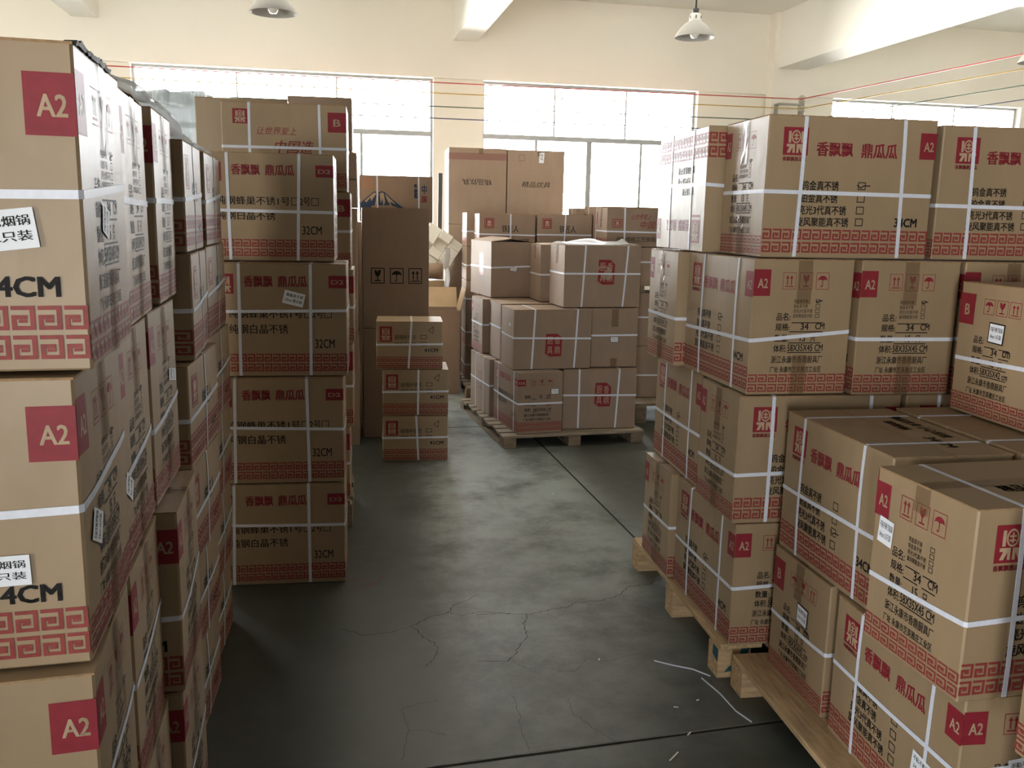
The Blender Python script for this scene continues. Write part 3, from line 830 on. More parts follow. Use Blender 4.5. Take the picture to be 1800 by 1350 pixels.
# ---------------------------------------------------------------- pallets
def pallet(name, label, x0, x1, y0, y1, h, rz=0, across='x', nboards=6, dark=False, solid_edge=False, teal=False, group='wooden pallets', z=0):
    """deck boards along 'x' or 'y', blocks and runners below; origin at its corner (x0,y0)"""
    t = thing(name, label, 'pallet', (x0, y0, z), R(rz), group)
    W, D = x1-x0, y1-y0
    mw = WOODMID if dark == 'mid' else WOODDARK if dark else (WOOD if across == 'x' else WOODX)
    td = .020
    for i in range(nboards):
        b = MB()
        L = (D if across == 'x' else W)/nboards
        bw = L*.80 if not solid_edge else L*.92
        if across == 'x': b.box(-.0+rng.uniform(-.012, .012), W+rng.uniform(-.012, .012), i*L+.004, i*L+bw, h-td, h-.001)
        else: b.box(i*L+.004, i*L+bw, rng.uniform(-.012, .012), D+rng.uniform(-.012, .012), h-td, h-.001)
        bevel_obj(b.build('deck_board', mw, t), .002, 1)
    mr = WOODDARK if dark else (WOODX if across == 'x' else WOOD)
    for i in range(3):
        bw = .09; p = (0, (W if across == 'x' else D)/2-bw/2, (W if across == 'x' else D)-bw)[i]
        # three blocks per runner line, a thin skid under them
        for j in range(3):
            q = (0, (D if across == 'x' else W)/2-.06, (D if across == 'x' else W)-.12)[j]
            b = MB()
            if across == 'x': b.box(p, p+bw, q, q+.12, .0185, h-td)
            else: b.box(q, q+.12, p, p+bw, .0185, h-td)
            if teal and i == 0 and j == 0:
                zt = h-td
                b.add([(x, p-.0006, z) for x, z in ((.025, .020), (.07, .026), (.095, .055), (.118, zt), (.085, zt), (.07, .058), (.04, .04))], [tuple(range(7))], 1)
                b.add([(q-.0006, y, z) for y, z in ((p, .06), (p+.05, .07), (p+.05, zt), (p, zt))], [(0, 1, 2, 3)], 1)
            b.build('block', [mr, TEAL], t)
        b = MB()
        if across == 'x': b.box(p, p+bw, 0, D, 0, .018)
        else: b.box(0, W, p, p+bw, 0, .018)
        b.build('skid', mr, t)
    return t
# ---------------------------------------------------------------- near left wall of cartons
S2 = lambda ax, h=.53: (('h', h), (ax, .205), (ax, .81))
LG = 'cartons stacked along the left of the aisle'
TP = lambda c=.5: (('r', c, .05, .33, .28),)
def A2L(label, x, y, th, z0, z1, **k):
    kw = dict(right=short_a2, left=long_a2_wide, straps=(('h', .46),), tape=(('r', .52, .048, .30, .30),), seam='a', group=LG)
    kw.update(k)
    b = kw.pop('b', .352)
    return carton('cardboard_box', label, (x, y), th, b, .58, z0, z1, **kw)
STK_PAN = (('全面屏无烟锅', .08, .95), ('34cm 12只装', .08, .95))
STK_15 = (('不粘不断节能锅', .06, .94), ('34cm 15只装', .10, .90))
STK_32 = (('蜂巢真不锈', .1, .92), ('32cm 数长柄', .1, .92))
nearest = A2L('nearest left column, topmost carton with tilted white sticker above large 34CM', -.400, 1.352, 96, 1.353, 1.806, b=.372, straps=(('h', .435, .02),),
    stickers=(('l', .79, .565, .125, .055, 7, STK_PAN, False), ('r', .42, .53, .045, .055, 75, STK_15, False)), tilt=(0, 0))
mb = MB(); rt_ = random.Random(8); vs = []; fs = []; m_ = 26
for i in range(m_+1):
    x = .004+.27*i/m_; z0 = .4485; hgt = rt_.uniform(.002, .008)*(1 if i < 22 else .5)
    vs += [(x, -.004, z0-rt_.uniform(0, .004)), (x, -.006, z0+hgt), (x, .010, z0+hgt*.8), (x, .014, z0)]
for i in range(m_):
    for k in range(4): fs.append((i*4+k, i*4+(k+1) % 4, i*4+4+(k+1) % 4, i*4+4+k))
fs += [(0, 1, 2, 3), tuple(m_*4+k for k in (3, 2, 1, 0))]
mb.add(vs, fs); mb.build('torn_tape', mat('dark_torn_tape', (.022, .021, .018), .6, .2), nearest)['label'] = 'dark ragged torn tape'
A2L('nearest left column, second carton from the top, level white sticker beside the A2 label column', -.424, 1.340, 95.3, .908, 1.348, b=.36, straps=(('h', .425, .03),),
    stickers=(('l', .765, .645, .125, .046, 1, STK_PAN, False), ('r', .2, .56, .05, .06, 65, STK_15, False)))
A2L('nearest left column, third carton from the top with silver tape on its split lid', -.416, 1.318, 97, .455, .905, b=.36, lift=(0, 0))
A2L('nearest left column, bottom carton on the floor, mostly below the frame', -.414, 1.318, 94, 0, .453)
A2L('second left column, topmost carton with torn clear tape hanging down its side', -.464, 1.80, 96, 1.357, 1.810, lift=(1.5, 2))
A2L('second left column, second carton from the top with a blue and white sticker', -.467, 1.717, 95, .908, 1.354, straps=(('h', .60, .03),), stickers=(('r', .12, .66, .04, .07, 60, STK_15, False),))
A2L('second left column, third carton from the top', -.462, 1.70, 95, .455, .905, straps=(('h', .50, .03),))
A2L('second left column, bottom carton standing on the floor', -.462, 1.70, 94, 0, .453)
A2L('third left column, topmost carton, dark maroon A2 label showing on its front', -.497, 2.215, 95, 1.363, 1.816, b=.335, straps=(('h', .46),))
A2L('third left column, second carton from the top, strap across its printed list', -.497, 2.085, 93, .908, 1.360, straps=(('h', .585, .03),), stickers=(('r', .75, .40, .03, .10, 80, STK_15, False),))
A2L('third left column, third carton from the top, red A2 corner label beside dark gap', -.452, 2.07, 94, .455, .905, straps=(('h', .56, .03),))
A2L('third left column, bottom carton on the floor, strap low on its side', -.458, 2.07, 93, 0, .453, straps=(('h', .56, .03),))
SMG = 'flatter cartons at the far end of the left wall'
def SM(label, x, y, th, z0, z1, **k):
    kw = dict(right=long_smith, left=short_smith, straps=(('h', .50, .02), ('x', .52)), group=SMG, seam='b')
    kw.update(k)
    return carton('flat_cardboard_box', label, (x, y), th, kw.pop('b', .50), .42, z0, z1, **kw)
ords = ('bottom', 'second from the floor', 'third from the floor', 'fourth from the floor', 'fifth from the floor', 'topmost')
z4 = (0, .295, .589, .881, 1.174, 1.470, 1.772)
for i in range(6):
    SM('fourth left column, %s flat carton with dark front' % ords[i], (-.528, -.519, -.503, -.497, -.490, -.500)[i], (2.505, 2.50, 2.48, 2.49, 2.560, 2.568)[i], (90, 90, 90, 90.5, 94.5, 94)[i], z4[i], z4[i+1], b=(.40 if i > 3 else .47), lift=(0, 0))
z5 = (0, .295, .590, .885, 1.18, 1.475, 1.768)
for i in range(6):
    SM('fifth left column, %s flat carton next to the D2 stack' % ords[i], (-.558, -.548, -.54, -.535, -.525, -.520)[i], (2.99, 2.99, 2.985, 2.99, 2.985, 2.985)[i], (90, 90, 90, 90, 92, 93)[i], z5[i], z5[i+1], b=(.42 if i == 5 else .45), straps=(('h', .5, .03), ('x', .55, .02)))

# ---------------------------------------------------------------- D2 stack facing the camera
DG = 'D2 cartons stacked behind the left wall'
def D2(label, x, y, z0, z1, **k):
    kw = dict(left=long_d2, right=short_d2, straps=(('h', .52), ('y', .25), ('y', .745)), group=DG, tape=(('r', .5, .05, .3, .3),), seam='a')
    kw.update(k)
    return carton('cardboard_box', label, (x, y), kw.pop('th', 90), .35, .58, z0, z1, **kw)
D2('bottom D2 carton of the four, on the floor beside red scribble', -.132, 3.79, 0, .451, straps=(('h', .42, -.02), ('y', .20, .012), ('y', .74)))
D2('second D2 carton from the floor, strap slanting up across it', -.132, 3.80, .451, .908, straps=(('h', .50, -.03), ('y', .23, .01), ('y', .745)))
D2('third D2 carton from the floor with a small tilted white sticker', -.114, 3.83, .908, 1.382, straps=(('h', .40, .012), ('y', .25), ('y', .745)), stickers=(('l', .63, .30, .085, .055, -14, STK_32, False),))
D2('topmost D2 carton, lit rim along its lid', -.166, 3.95, 1.382, 1.831, straps=(('h', .535), ('y', .26), ('y', .75, .012)))
# B cartons behind it
BG = 'B cartons stacked behind the D2 stack'
pallet('wooden_pallet', 'dark pallet under the B carton stack, hidden behind the D2 stack', -.80, -.12, 4.50, 5.0, .138, dark=True)
z2 = (.138, .518, .946, 1.318, 1.692, 2.10)
bl = ('bottom B carton of its stack, only its edge visible beside the bottom D2 carton', 'second B carton from the bottom, red label edge past the D2 stack',
      'middle B carton of its stack, mostly hidden behind a D2 carton', 'fourth B carton from the bottom, red B showing past the topmost D2 carton', 'topmost B carton with red calligraphy, rising above the D2 stack')
for i in range(5):
    carton('cardboard_box', bl[i], ((-.128, -.108, -.100, -.112, -.126)[i], 4.55), 90, .35, .58, z2[i], z2[i+1], left=long_b, right=short_b, straps=(('h', .5), ('y', .22), ('y', .785)), group=BG, seam='a')
BH = 'cartons behind the B carton stack'
carton('plain_cardboard_box', 'plain tan carton beside the topmost B carton, one bright edge', (-.896, 4.96), 0, .46, .40, 1.70, 2.162, group=BH, bulge=.002)
carton('tall_cardboard_box', 'tall plain carton under the plain tan carton', (-.90, 4.96), 0, .48, .42, .85, 1.70, group=BH)
carton('tall_cardboard_box', 'tall plain carton on the floor behind the B carton pallet', (-.90, 5.03), 0, .48, .42, 0, .85, group=BH)
# tall plain cartons by the dark gap
TG = 'tall plain cartons by the dark gap'
carton('tall_cardboard_box', 'lower tall carton on the floor at the left of the dark gap', (-.56, 6.2), 0, .455, .5, 0, .787, stock=CARDGREY, group=TG)
carton('tall_cardboard_box', 'upper tall carton at the left of the dark gap', (-.565, 6.2), 0, .455, .5, .787, 1.63, stock=CARDGREY, group=TG)
carton('flat_cardboard_box', 'thin carton lying on the upper tall carton left of the gap', (-.565, 6.2), 0, .458, .45, 1.63, 1.815, stock=CARDGREY, group=TG)
carton('flat_cardboard_box', 'second thin carton, left of the mountain picture carton', (-.565, 6.2), 0, .457, .45, 1.815, 1.99, stock=CARDGREY, group=TG)
carton('plain_cardboard_box', 'dark carton at the very top, peeking over the topmost B carton', (-.543, 6.2), 0, .408, .45, 1.99, 2.336, stock=CARDGREY, group=TG)
carton('tall_cardboard_box', 'lower tall carton on the floor in the shadow behind the 41CM stack', (-.079, 6.42), 1, .467, .5, 0, .789, stock=CARDGREY, group=TG)
carton('tall_cardboard_box', 'tall carton with black fragile, umbrella and arrow icons', (-.079, 6.45), 1.2, .467, .5, .789, 1.640, right=tall_icons, stock=CARDGREY, group=TG, bulge=.002)
# 41CM stack
SG = '41CM cartons in the small stack'
for i, (lab, x, y, th, z0, z1, st) in enumerate((('bottom 41CM carton of the small stack, on the floor', .049, 5.77, -1.5, 0, .302, -.006), ('middle 41CM carton of the small stack', .051, 5.782, -1.5, .302, .608, 0), ('topmost 41CM carton of the small stack, lit lid', .013, 5.787, -1.6, .608, .920, .012))):
    carton('flat_cardboard_box', lab, (x, y), th, .424, .32, z0, z1, right=long_repair, straps=(('h', .475, .004), ('x', (.53, .54, .505)[i], (-.015, .004, .02)[i])), group=SG)
# cartons with a mountain picture behind the tall one
carton('cardboard_box', 'carton printed with a dark blue snow-streaked mountain', (-.105, 7.06), 0, .555, .36, 1.535, 1.885, right=fuji, straps=(('x', .245), ('x', .81)), stock=CARDGREY, group='cartons behind the tall icon carton')
carton('tall_cardboard_box', 'wide plain carton under the mountain picture carton', (-.62, 7.06), 0, 1.02, .36, .0, 1.535, stock=CARDGREY, group='cartons behind the tall icon carton')  # hidden support, widened to block window light leaking into the gap

# ---------------------------------------------------------------- far pallet loads
# two very tall cartons with brush lettering
JG = 'very tall cartons by the window pier'
for lab, x0, z0, z1, fn, st in (
        ('tall carton with upside-down brush lettering under a red strip', .722, 1.518, 2.246, lambda f: tall_fine(f, True), ()),
        ('tall carton with a red square outline, under the upside-down lettering', .722, .79, 1.518, tall_plain_square, ()),
        ('lowest tall carton below the red square outline one, on the floor', .722, 0, .79, None, ()),
        ('tall carton with upright brush lettering, red square and paper slip', 1.294, 1.518, 2.240, lambda f: tall_fine(f, False), (('r', .595, .09, .05, .10, -3, (('12', .3, .7),), False),))):
    carton('tall_cardboard_box', lab, (x0, 8.9), 0, .563, .5, z0, z1, right=fn, stock=CARDGREY, group=JG, stickers=st, bulge=.002, tape=(('r', .55, .04, .07, 0),) if z0 > 1 else ())
carton('tall_cardboard_box', 'very tall plain carton supporting the upright brush lettering one', (1.296, 8.9), 0, .555, .5, 0, 1.518, stock=CARDGREY, group=JG)
# smith cartons
pallet('wooden_pallet', 'pallet under the flat 44CM cartons, behind the seal carton pallet', .80, 1.92, 7.78, 8.78, .10, dark=True)
FG = 'flat 44CM cartons on the far pallet'
carton('flat_cardboard_box', 'flat 44CM carton with black lettering, beside the white foam', (.899, 7.80), 0, .49, .42, 1.328, 1.622, right=long_smith_far, left=short_smith, straps=(('h', .60), ('x', .555)), stock=CARDGREY, group=FG)
carton('flat_cardboard_box', 'flat 44CM carton next to the red calligraphy carton', (1.404, 7.79), 0, .485, .42, 1.332, 1.628, right=long_smith_far, left=short_smith, straps=(('h', .60), ('x', .50, .01)), stock=CARDGREY, group=FG)
for i in range(4):
    z0 = .10+.307*i
    carton('flat_cardboard_box', 'flat carton in the front row under the 44CM ones, %s layer' % ('lowest', 'second', 'third', 'fourth')[i], (.90, 7.80), 0, .985, .42, z0, z0+.307, straps=(('h', .55), ('x', .25), ('x', .75)), stock=CARDGREY, group=FG, left=short_smith)
for i in range(5):
    z0 = .10+.306*i
    carton('flat_cardboard_box', 'flat carton in the back row of the 44CM pallet, %s layer' % ('lowest', 'second', 'third', 'fourth', 'topmost')[i], (.835, 8.24), 0, .95, .42, z0, z0+.306, straps=(('h', .55),), stock=CARDGREY, group=FG, left=short_smith)
# red calligraphy cartons on two pallets, one over the other
pallet('wooden_pallet', 'dark pallet on the floor behind the seal carton pallet', 2.04, 3.15, 6.74, 8.6, .16, dark=True)
CG = 'cartons on the double-decked far pallets'
carton('cardboard_box', 'plain strapped carton at the bottom of the double-decked load', (2.10, 7.0), 0, .58, .35, .16, .585, straps=(('h', .56), ('x', .8)), stock=CARDGREY, group=CG)
carton('cardboard_box', 'plain strapped carton under the raised pallet', (2.08, 7.0), 0, .58, .35, .585, 1.015, straps=(('h', .45), ('x', .8)), stock=CARDGREY, group=CG)
carton('cardboard_box', 'plain carton at the bottom of the double-decked load, second along', (2.69, 7.0), 0, .45, .35, .16, .585, stock=CARDGREY, group=CG, straps=(('h', .5),))
carton('cardboard_box', 'plain carton under the raised pallet, second along', (2.69, 7.0), 0, .45, .35, .585, 1.015, stock=CARDGREY, group=CG, straps=(('h', .5),))
pallet('wooden_pallet', 'raised pallet between the layers of the double-decked load', 2.05, 3.1, 6.98, 8.6, .075, dark='mid', z=1.015)
carton('flat_cardboard_box', 'flat carton on the raised pallet with one slanting strap', (2.08, 7.06), 0, .56, .40, 1.09, 1.375, straps=(('h', .40), ('x', .30, .03)), stock=CARDGREY, group=CG)
carton('flat_cardboard_box', 'flat carton with red calligraphy and black line of lettering', (1.842, 7.10), 0, .555, .35, 1.397-.02, 1.684, right=craft, left=craft_side, straps=(('h', .61), ('x', .265)), tape=(('l', .5, .05, .5, .2),), stock=CARDGREY, group=CG)
for i, (x, y) in enumerate(((1.90, 7.50), (1.925, 7.90), (1.86, 8.30))):
    carton('cardboard_box', ('carton end just behind the red calligraphy carton', 'second carton end behind the red calligraphy carton', 'third carton end, red corner label, furthest behind the calligraphy carton')[i], (x, y), 0, .56, .36, 1.09, (1.70, 1.703, 1.69)[i], left=craft_side, straps=(('h', .45), ('y', .5)), stock=CARDGREY, group=CG)

# ---------------------------------------------------------------- middle pallet with red seal cartons
pallet('wooden_pallet', 'pallet with narrow slats under the red seal cartons', .885, 1.93, 6.02, 7.42, .09, rz=7, across='x', nboards=11, dark='mid')
PG = 'seal cartons on the middle pallet'
carton('cardboard_box', 'D2 carton at the near bottom corner of the seal carton pallet', (.985, 6.07), 9.5, .335, .58, .09, .530, left=long_d2, right=short_d2, straps=(('h', .50), ('y', .22), ('y', .86)), stickers=(('r', .82, .31, .055, .035, 0, STK_32, True),), stock=CARDGREY, group=PG)
carton('cardboard_box', 'red seal carton at the bottom of the middle pallet load', (1.335, 6.22), 0, .545, .35, .09, .530, right=seal_long, straps=(('h', .43), ('x', .22), ('x', .745, .02)), stock=CARDGREY, group=PG)
carton('cardboard_box', 'narrow carton at the bottom far left corner of the seal pallet', (.862, 6.68), 9, .50, .54, .09, .530, left=lambda f: f.frame(.45, .3, .62, .6, RED, .008), straps=(('h', .46), ('y', .3), ('y', .72)), stock=CARDGREY, group=PG)
carton('cardboard_box', 'plain carton at the bottom of the seal pallet, second from the corner', (1.42, 6.62), 4, .45, .5, .09, .530, stock=CARDGREY, group=PG)
carton('cardboard_box', 'red seal carton in the middle layer with its lid flap bent up', (.963, 6.17), 6.5, .575, .345, .533, .960, right=seal_long_low, straps=(('h', .47, -.01), ('x', .25, .02), ('x', .80, .02)), stock=CARDGREY, group=PG, lift=(0, 0), stickers=(('l', .72, .26, .03, .022, 0, STK_32, False),))
carton('cardboard_box', 'middle layer carton end with loose tape and small sticker', (1.545, 6.28), 1, .345, .56, .533, .960, tape=(('r', .5, .05, .3, .15),), straps=(('h', .45), ('y', .3)), stickers=(('r', .5, .52, .055, .035, 0, STK_32, True),), stock=CARDGREY, group=PG, seam='a')
carton('cardboard_box', 'second carton end along the left side of the seal pallet, middle layer', (.930, 6.60), 7, .56, .345, .533, .960, straps=(('h', .42),), stock=CARDGREY, group=PG)
carton('cardboard_box', 'printed carton end at the far left of the seal pallet, middle layer', (.838, 6.965), 8, .56, .345, .533, .960, left=short_a2, straps=(('h', .47),), stock=CARDGREY, group=PG)
carton('cardboard_box', 'red seal carton on top with its lid gaping open', (.912, 7.06), 10.5, .354, .56, .963, 1.405, left=seal_long, straps=(('h', .455, .012),), stickers=(('r', .52, .48, .055, .035, -10, STK_32, True),), stock=CARDGREY, group=PG, lift=(9, 7), seam='a')
carton('cardboard_box', 'dark carton wedged on top between two red seal cartons', (1.245, 6.74), 3, .56, .35, .963, 1.395, stock=CARDGREY, group=PG, straps=(('h', .52),), tape=(('l', .5, .05, .25, 0),), lift=(3, 0))
carton('cardboard_box', 'large red seal carton on top, pale crumpled plastic over its lid', (1.336, 6.29), 5.8, .578, .352, .963, 1.407, right=seal_long, straps=(('h', .45, .0), ('x', .25, .02), ('x', .80, .03)), tape=(('l', .5, .05, .3, 0),), stock=CARDGREY, group=PG)

# ---------------------------------------------------------------- right hand wall of cartons
RG = 'A2 cartons on the far right pallet'
def A2S(label, x, y, th, z0, z1, b=.578, **k):      # short face to the aisle, long face to the camera
    kw = dict(left=short_a2, right=long_a2, straps=S2('x'), tape=(('l', .5, .05, .32, .30),), group=RG, seam='b')
    kw.update(k)
    return carton('cardboard_box', label, (x, y), th, b, kw.pop('a', .352), z0, z1, **kw)
def A2W(label, x, y, th, z0, z1, a=.58, **k):       # long face to the aisle, short face to the camera
    kw = dict(right=short_a2, left=long_a2, straps=S2('y'), tape=(('r', .5, .05, .32, .30),), group=RG, seam='a')
    kw.update(k)
    return carton('cardboard_box', label, (x, y), th, .352, a, z0, z1, **kw)
pallet('wooden_pallet', 'pallet of the far right load, teal paint on its corner block', 1.185, 2.40, 2.79, 3.86, .128, across='y', nboards=7, solid_edge=True, teal=True)
A2W('bottom carton at the near corner of the far right pallet', 1.214, 2.775, .6, .128, .575, straps=(('h', .51, .02), ('y', .27), ('y', .80)))
A2S('bottom carton end at the far aisle corner of the far right pallet', 1.190, 3.385, 0, .128, .575, straps=(('h', .50, .02),))
A2W('carton on the far right pallet hidden behind the near pallet load', 1.85, 2.775, 0, .128, .575)
A2S('second-layer carton with logo face to the camera on the far right pallet', 1.195, 2.772, -.1, .575, 1.020, straps=(('h', .60, .02), ('x', .205), ('x', .81)), bulge=.004)
A2W('second-layer carton with red text along the aisle on the far right pallet', 1.220, 3.186, -1, .575, 1.020, straps=(('h', .52, .02), ('y', .24), ('y', .80)))
A2S('second-layer carton behind the near load, only its upper edge visible', 1.792, 2.77, 0, .575, 1.020)
A2W('third-layer carton at the aisle corner showing two red A2 labels', 1.217, 2.777, 1.3, 1.020, 1.472, straps=(('h', .575, .03), ('y', .27), ('y', .79)), bulge=.004)
A2W('third-layer carton beside the corner one, printed end to the camera', 1.580, 2.757, 0, 1.020, 1.472, straps=(('h', .575, .0), ('y', .25), ('y', .8)))
A2W('third-layer carton behind the topmost near B carton', 1.950, 2.757, 0, 1.020, 1.472, straps=(('h', .575, .0), ('y', .25), ('y', .8)))
A2S('third-layer carton end furthest along the aisle, taped and strapped', 1.167, 3.378, .1, 1.020, 1.470, straps=(('h', .58),))
A2S('top-layer carton above the corner, ticked box beside black lettering', 1.243, 2.800, -.1, 1.472, 1.925, b=.582, straps=(('h', .53), ('x', .205, .01), ('x', .81, -.012)), lift=(0, 0))
A2S('top-layer carton cut by the right edge of the frame', 1.848, 2.800, 0, 1.472, 1.912, straps=(('h', .59), ('x', .20, -.01), ('x', .81)))
carton('cardboard_box', 'upside-down carton at the far aisle end of the top layer', (1.189, 3.185), -.8, .35, .58, 1.472, 1.925, left=upside_long, right=upside_short, straps=(('h', .47, -.02), ('y', .30), ('y', .735)), group=RG, flaps=False, tape=())

NG = 'A2 and B cartons on the near right pallet'
pallet('wooden_pallet', 'near right pallet with splintered edge board', 1.215, 2.45, 1.20, 2.74, .112, across='y', nboards=7, solid_edge=True)
carton('cardboard_box', 'B carton at the far aisle corner of the near pallet, small white sticker', (1.323, 2.322), 1.2, .58, .356, .112, .537, left=short_b, right=long_b, straps=(('h', .50, .02),), tape=(('l', .5, .05, .28, 0),), stickers=(('l', .60, .365, .062, .055, -3, STK_15, True),), group=NG, bulge=.004)
A2W('bottom carton of the near pallet, long face along the aisle, two straps', 1.314, 1.690, -.5, .112, .537, ticked=None, group=NG, straps=(('h', .40, .03), ('y', .20), ('y', .80)),
    stickers=(('l', .83, .58, .10, .055, -4, STK_15, False), ('r', .56, .42, .105, .055, 8, STK_15, False))) if False else None
carton('cardboard_box', 'bottom carton of the near pallet, long face along the aisle, two straps', (1.314, 1.690), -.5, .352, .58, .112, .537, left=lambda f: long_a2(f, None), right=short_a2, group=NG, seam='a', straps=(('h', .42, .03), ('y', .235), ('y', .80)),
       stickers=(('l', .80, .60, .095, .055, -4, STK_15, False), ('r', .50, .415, .105, .055, 8, STK_15, False)))
carton('cardboard_box', 'second-layer carton of the near pallet with two white straps over its lid', (1.335, 2.092), 1.4, .351, .582, .537, .992, left=lambda f: long_a2(f, 2), right=short_a2, group=NG, seam='a', straps=(('h', .515, .02), ('y', .20), ('y', .775)), top=lid_words_along, bulge=.004)
carton('cardboard_box', 'nearest second-layer carton, white 15-piece sticker beside the red A2', (1.276, 1.672), 4, .58, .35, .537, .990, left=lambda f: short_a2(f, None), right=long_a2, group=NG, straps=(('h', .565, .03), ('x', .205), ('x', .80)), tape=(('l', .5, .05, .14, 0),),
       stickers=(('l', .155, .335, .058, .066, -4, STK_15, False),), bulge=.004, lift=(0, 0), top=lid_words)
carton('cardboard_box', 'carton lid with black lettering between the strapped one and the B carton', (1.705, 2.092), 1.0, .351, .582, .537, .996, right=short_a2, left=long_a2, group=NG, seam='a', straps=(('h', .53), ('y', .22), ('y', .77)), top=lid_words_along)
carton('cardboard_box', 'carton lid under the topmost B carton of the near pallet', (2.068, 2.10), 1.0, .351, .57, .537, .993, right=short_a2, left=long_a2, group=NG, seam='a', straps=(('h', .53), ('y', .22), ('y', .77)))
carton('cardboard_box', 'topmost B carton of the near pallet with a framed white sticker', (1.862, 2.288), 0, .58, .352, .998, 1.415, left=short_b, right=long_b, group=NG, straps=(('h', .545, .02),), stickers=(('l', .54, .345, .062, .055, -2, STK_15, True),), bulge=.003)
for i, (x, y, z0, z1) in enumerate(((2.0, 2.30, .112, .537), (1.70, 1.69, .112, .537))):
    carton('cardboard_box', ('bottom carton inside the near pallet load, behind the B carton', 'bottom carton of the near pallet under the logo face, by the frame edge')[i], (x, y), 0, .40 if i == 0 else .5, .35 if i == 0 else .5, z0, z1, group=NG)
carton('cardboard_box', 'carton cut by the right frame edge, only its key-patterned corner visible', (1.275, 1.135), 0, .58, .352, .537, .99, left=short_a2, right=long_a2, group=NG, straps=(('h', .5),))
carton('cardboard_box', 'bottom carton below the one cut by the right frame edge', (1.33, 1.21), 0, .56, .27, .112, .537, group=NG)

# ---------------------------------------------------------------- loose things at the back
t = thing('open_cardboard_box', 'open carton with two raised flaps beside the 41CM stack', 'box', (.43, 8.02, 0), 0)
b = MB(); W, D, H = .335, .36, .757; th_ = .004
for x0, x1, y0, y1 in ((0, W, 0, th_), (0, W, D-th_, D), (0, th_, th_, D-th_), (W-th_, W, th_, D-th_)): b.box(x0, x1, y0, y1, .003, H)
b.box(th_, W-th_, th_, D-th_, .003, .007)
b.build('carton', CARDGREY, t)
for hinge, ax, ang, L, Wd in (((0, D, H), 'back', 62, .20, W), ((W, 0, H), 'side', 76, .20, D)):
    f = MB()
    if ax == 'back': f.box(0, W, 0, L, 0, .004, 0, Matrix.Translation(hinge) @ Matrix.Rotation(R(ang), 4, 'X'))
    else: f.box(0, L, 0, D, 0, .004, 0, Matrix.Translation(hinge) @ Matrix.Rotation(R(-ang), 4, 'Y'))
    f.build('flap', CARDIN, t)
carton('tall_cardboard_box', 'plain carton behind the open one, paper roll and foam on top', (.16, 8.50), 0, .495, .36, 0, .995, group='cartons behind the tall icon carton', flaps=False)
# rolled brown paper sack on that carton
mb = MB(); pts = []
prof = [(.40-.0, 0)]
n = 18
vs = []; fs = []
for j in range(9):
    x = j/8*.40
    for k in range(n):
        a_ = 2*pi*k/n; r = .074*(1+.05*sin(3*a_+j*.7)+.03*sin(5*a_+j))
        vs.append((x, .5*.36+r*1.05*cos(a_), .0795+r*sin(a_)))
for j in range(8):
    for k in range(n): fs.append((j*n+k, (j+1)*n+k, (j+1)*n+(k+1) % n, j*n+(k+1) % n))
fs += [tuple(range(n)), tuple(range(8*n, 9*n))[::-1]]
mb.add(vs, fs)
o = mb.build('rolled_sack', SACK, None, True); o.location = (.245, 8.41, .9935)
tag(o, 'brown paper roll lying on the carton below the white foam', 'roll')
# bundle of white foam corner blocks, tilted, resting on the roll
t = thing('foam_bundle', 'tilted bundle of white foam blocks beside the tall icon carton', 'foam', (.30, 8.66, 1.352), 0)
Mr = Matrix.Rotation(R(34), 4, 'Y') @ Matrix.Rotation(R(-14), 4, 'X')
r2 = random.Random(5)
for i in range(4):
    for j in range(4):
        b = MB(); ww = .125; hh = .088
        x = -.02+i*ww; z = -.06+j*hh; d = r2.uniform(-.05, .03)
        if i == 3 and j in (0,): continue
        b.box(x+.002, x+ww-.002, d, .17, z+.002, z+hh-.002, 0, Mr)
        bevel_obj(b.build('foam_block', FOAM, t), .004, 1)
# strip of crinkled film hanging from the foam
mb = MB(); vs = []; fs = []
for i in range(13):
    z = 1.30-.37*i/12
    for k in range(4): vs.append((.655+.016*k+.006*sin(i*.9), 8.49+.010*sin(i*1.7+k*2.1), z))
for i in range(12):
    for k in range(3): fs.append((i*4+k, i*4+k+1, i*4+k+5, i*4+k+4))
mb.add(vs, fs); o = mb.build('film_strip', FILM, None, True)
m = o.modifiers.new('thickness', 'SOLIDIFY'); m.thickness = .0015
tag(o, 'crinkled clear film strip hanging below the white foam', 'film')
# black board and pale sheet leaning on the pier between the windows
mb = MB(); mb.box(0, .045, 0, .02, 0, 2.08)
o = mb.build('black_board', BLACKSHEET); o.location = (.655, 9.62, 0); o.rotation_euler = (R(-10), R(1.2), 0)
tag(o, 'narrow black board leaning on the pier between the windows', 'board')
mb = MB(); vs = []; fs = []
for i in range(12):
    for k in range(9): vs.append((.775+.012*k+.01*sin(i*.5), 9.62+.02*sin(k*1.9+i*.3)+.03*i, i*.17))
for i in range(11):
    for k in range(8): fs.append((i*9+k, i*9+k+1, i*9+k+10, i*9+k+9))
mb.add(vs, fs); o = mb.build('plastic_sheet', FILM, None, True)
m = o.modifiers.new('thickness', 'SOLIDIFY'); m.thickness = .002
tag(o, 'pale crumpled plastic sheet leaning beside the black board', 'sheet')
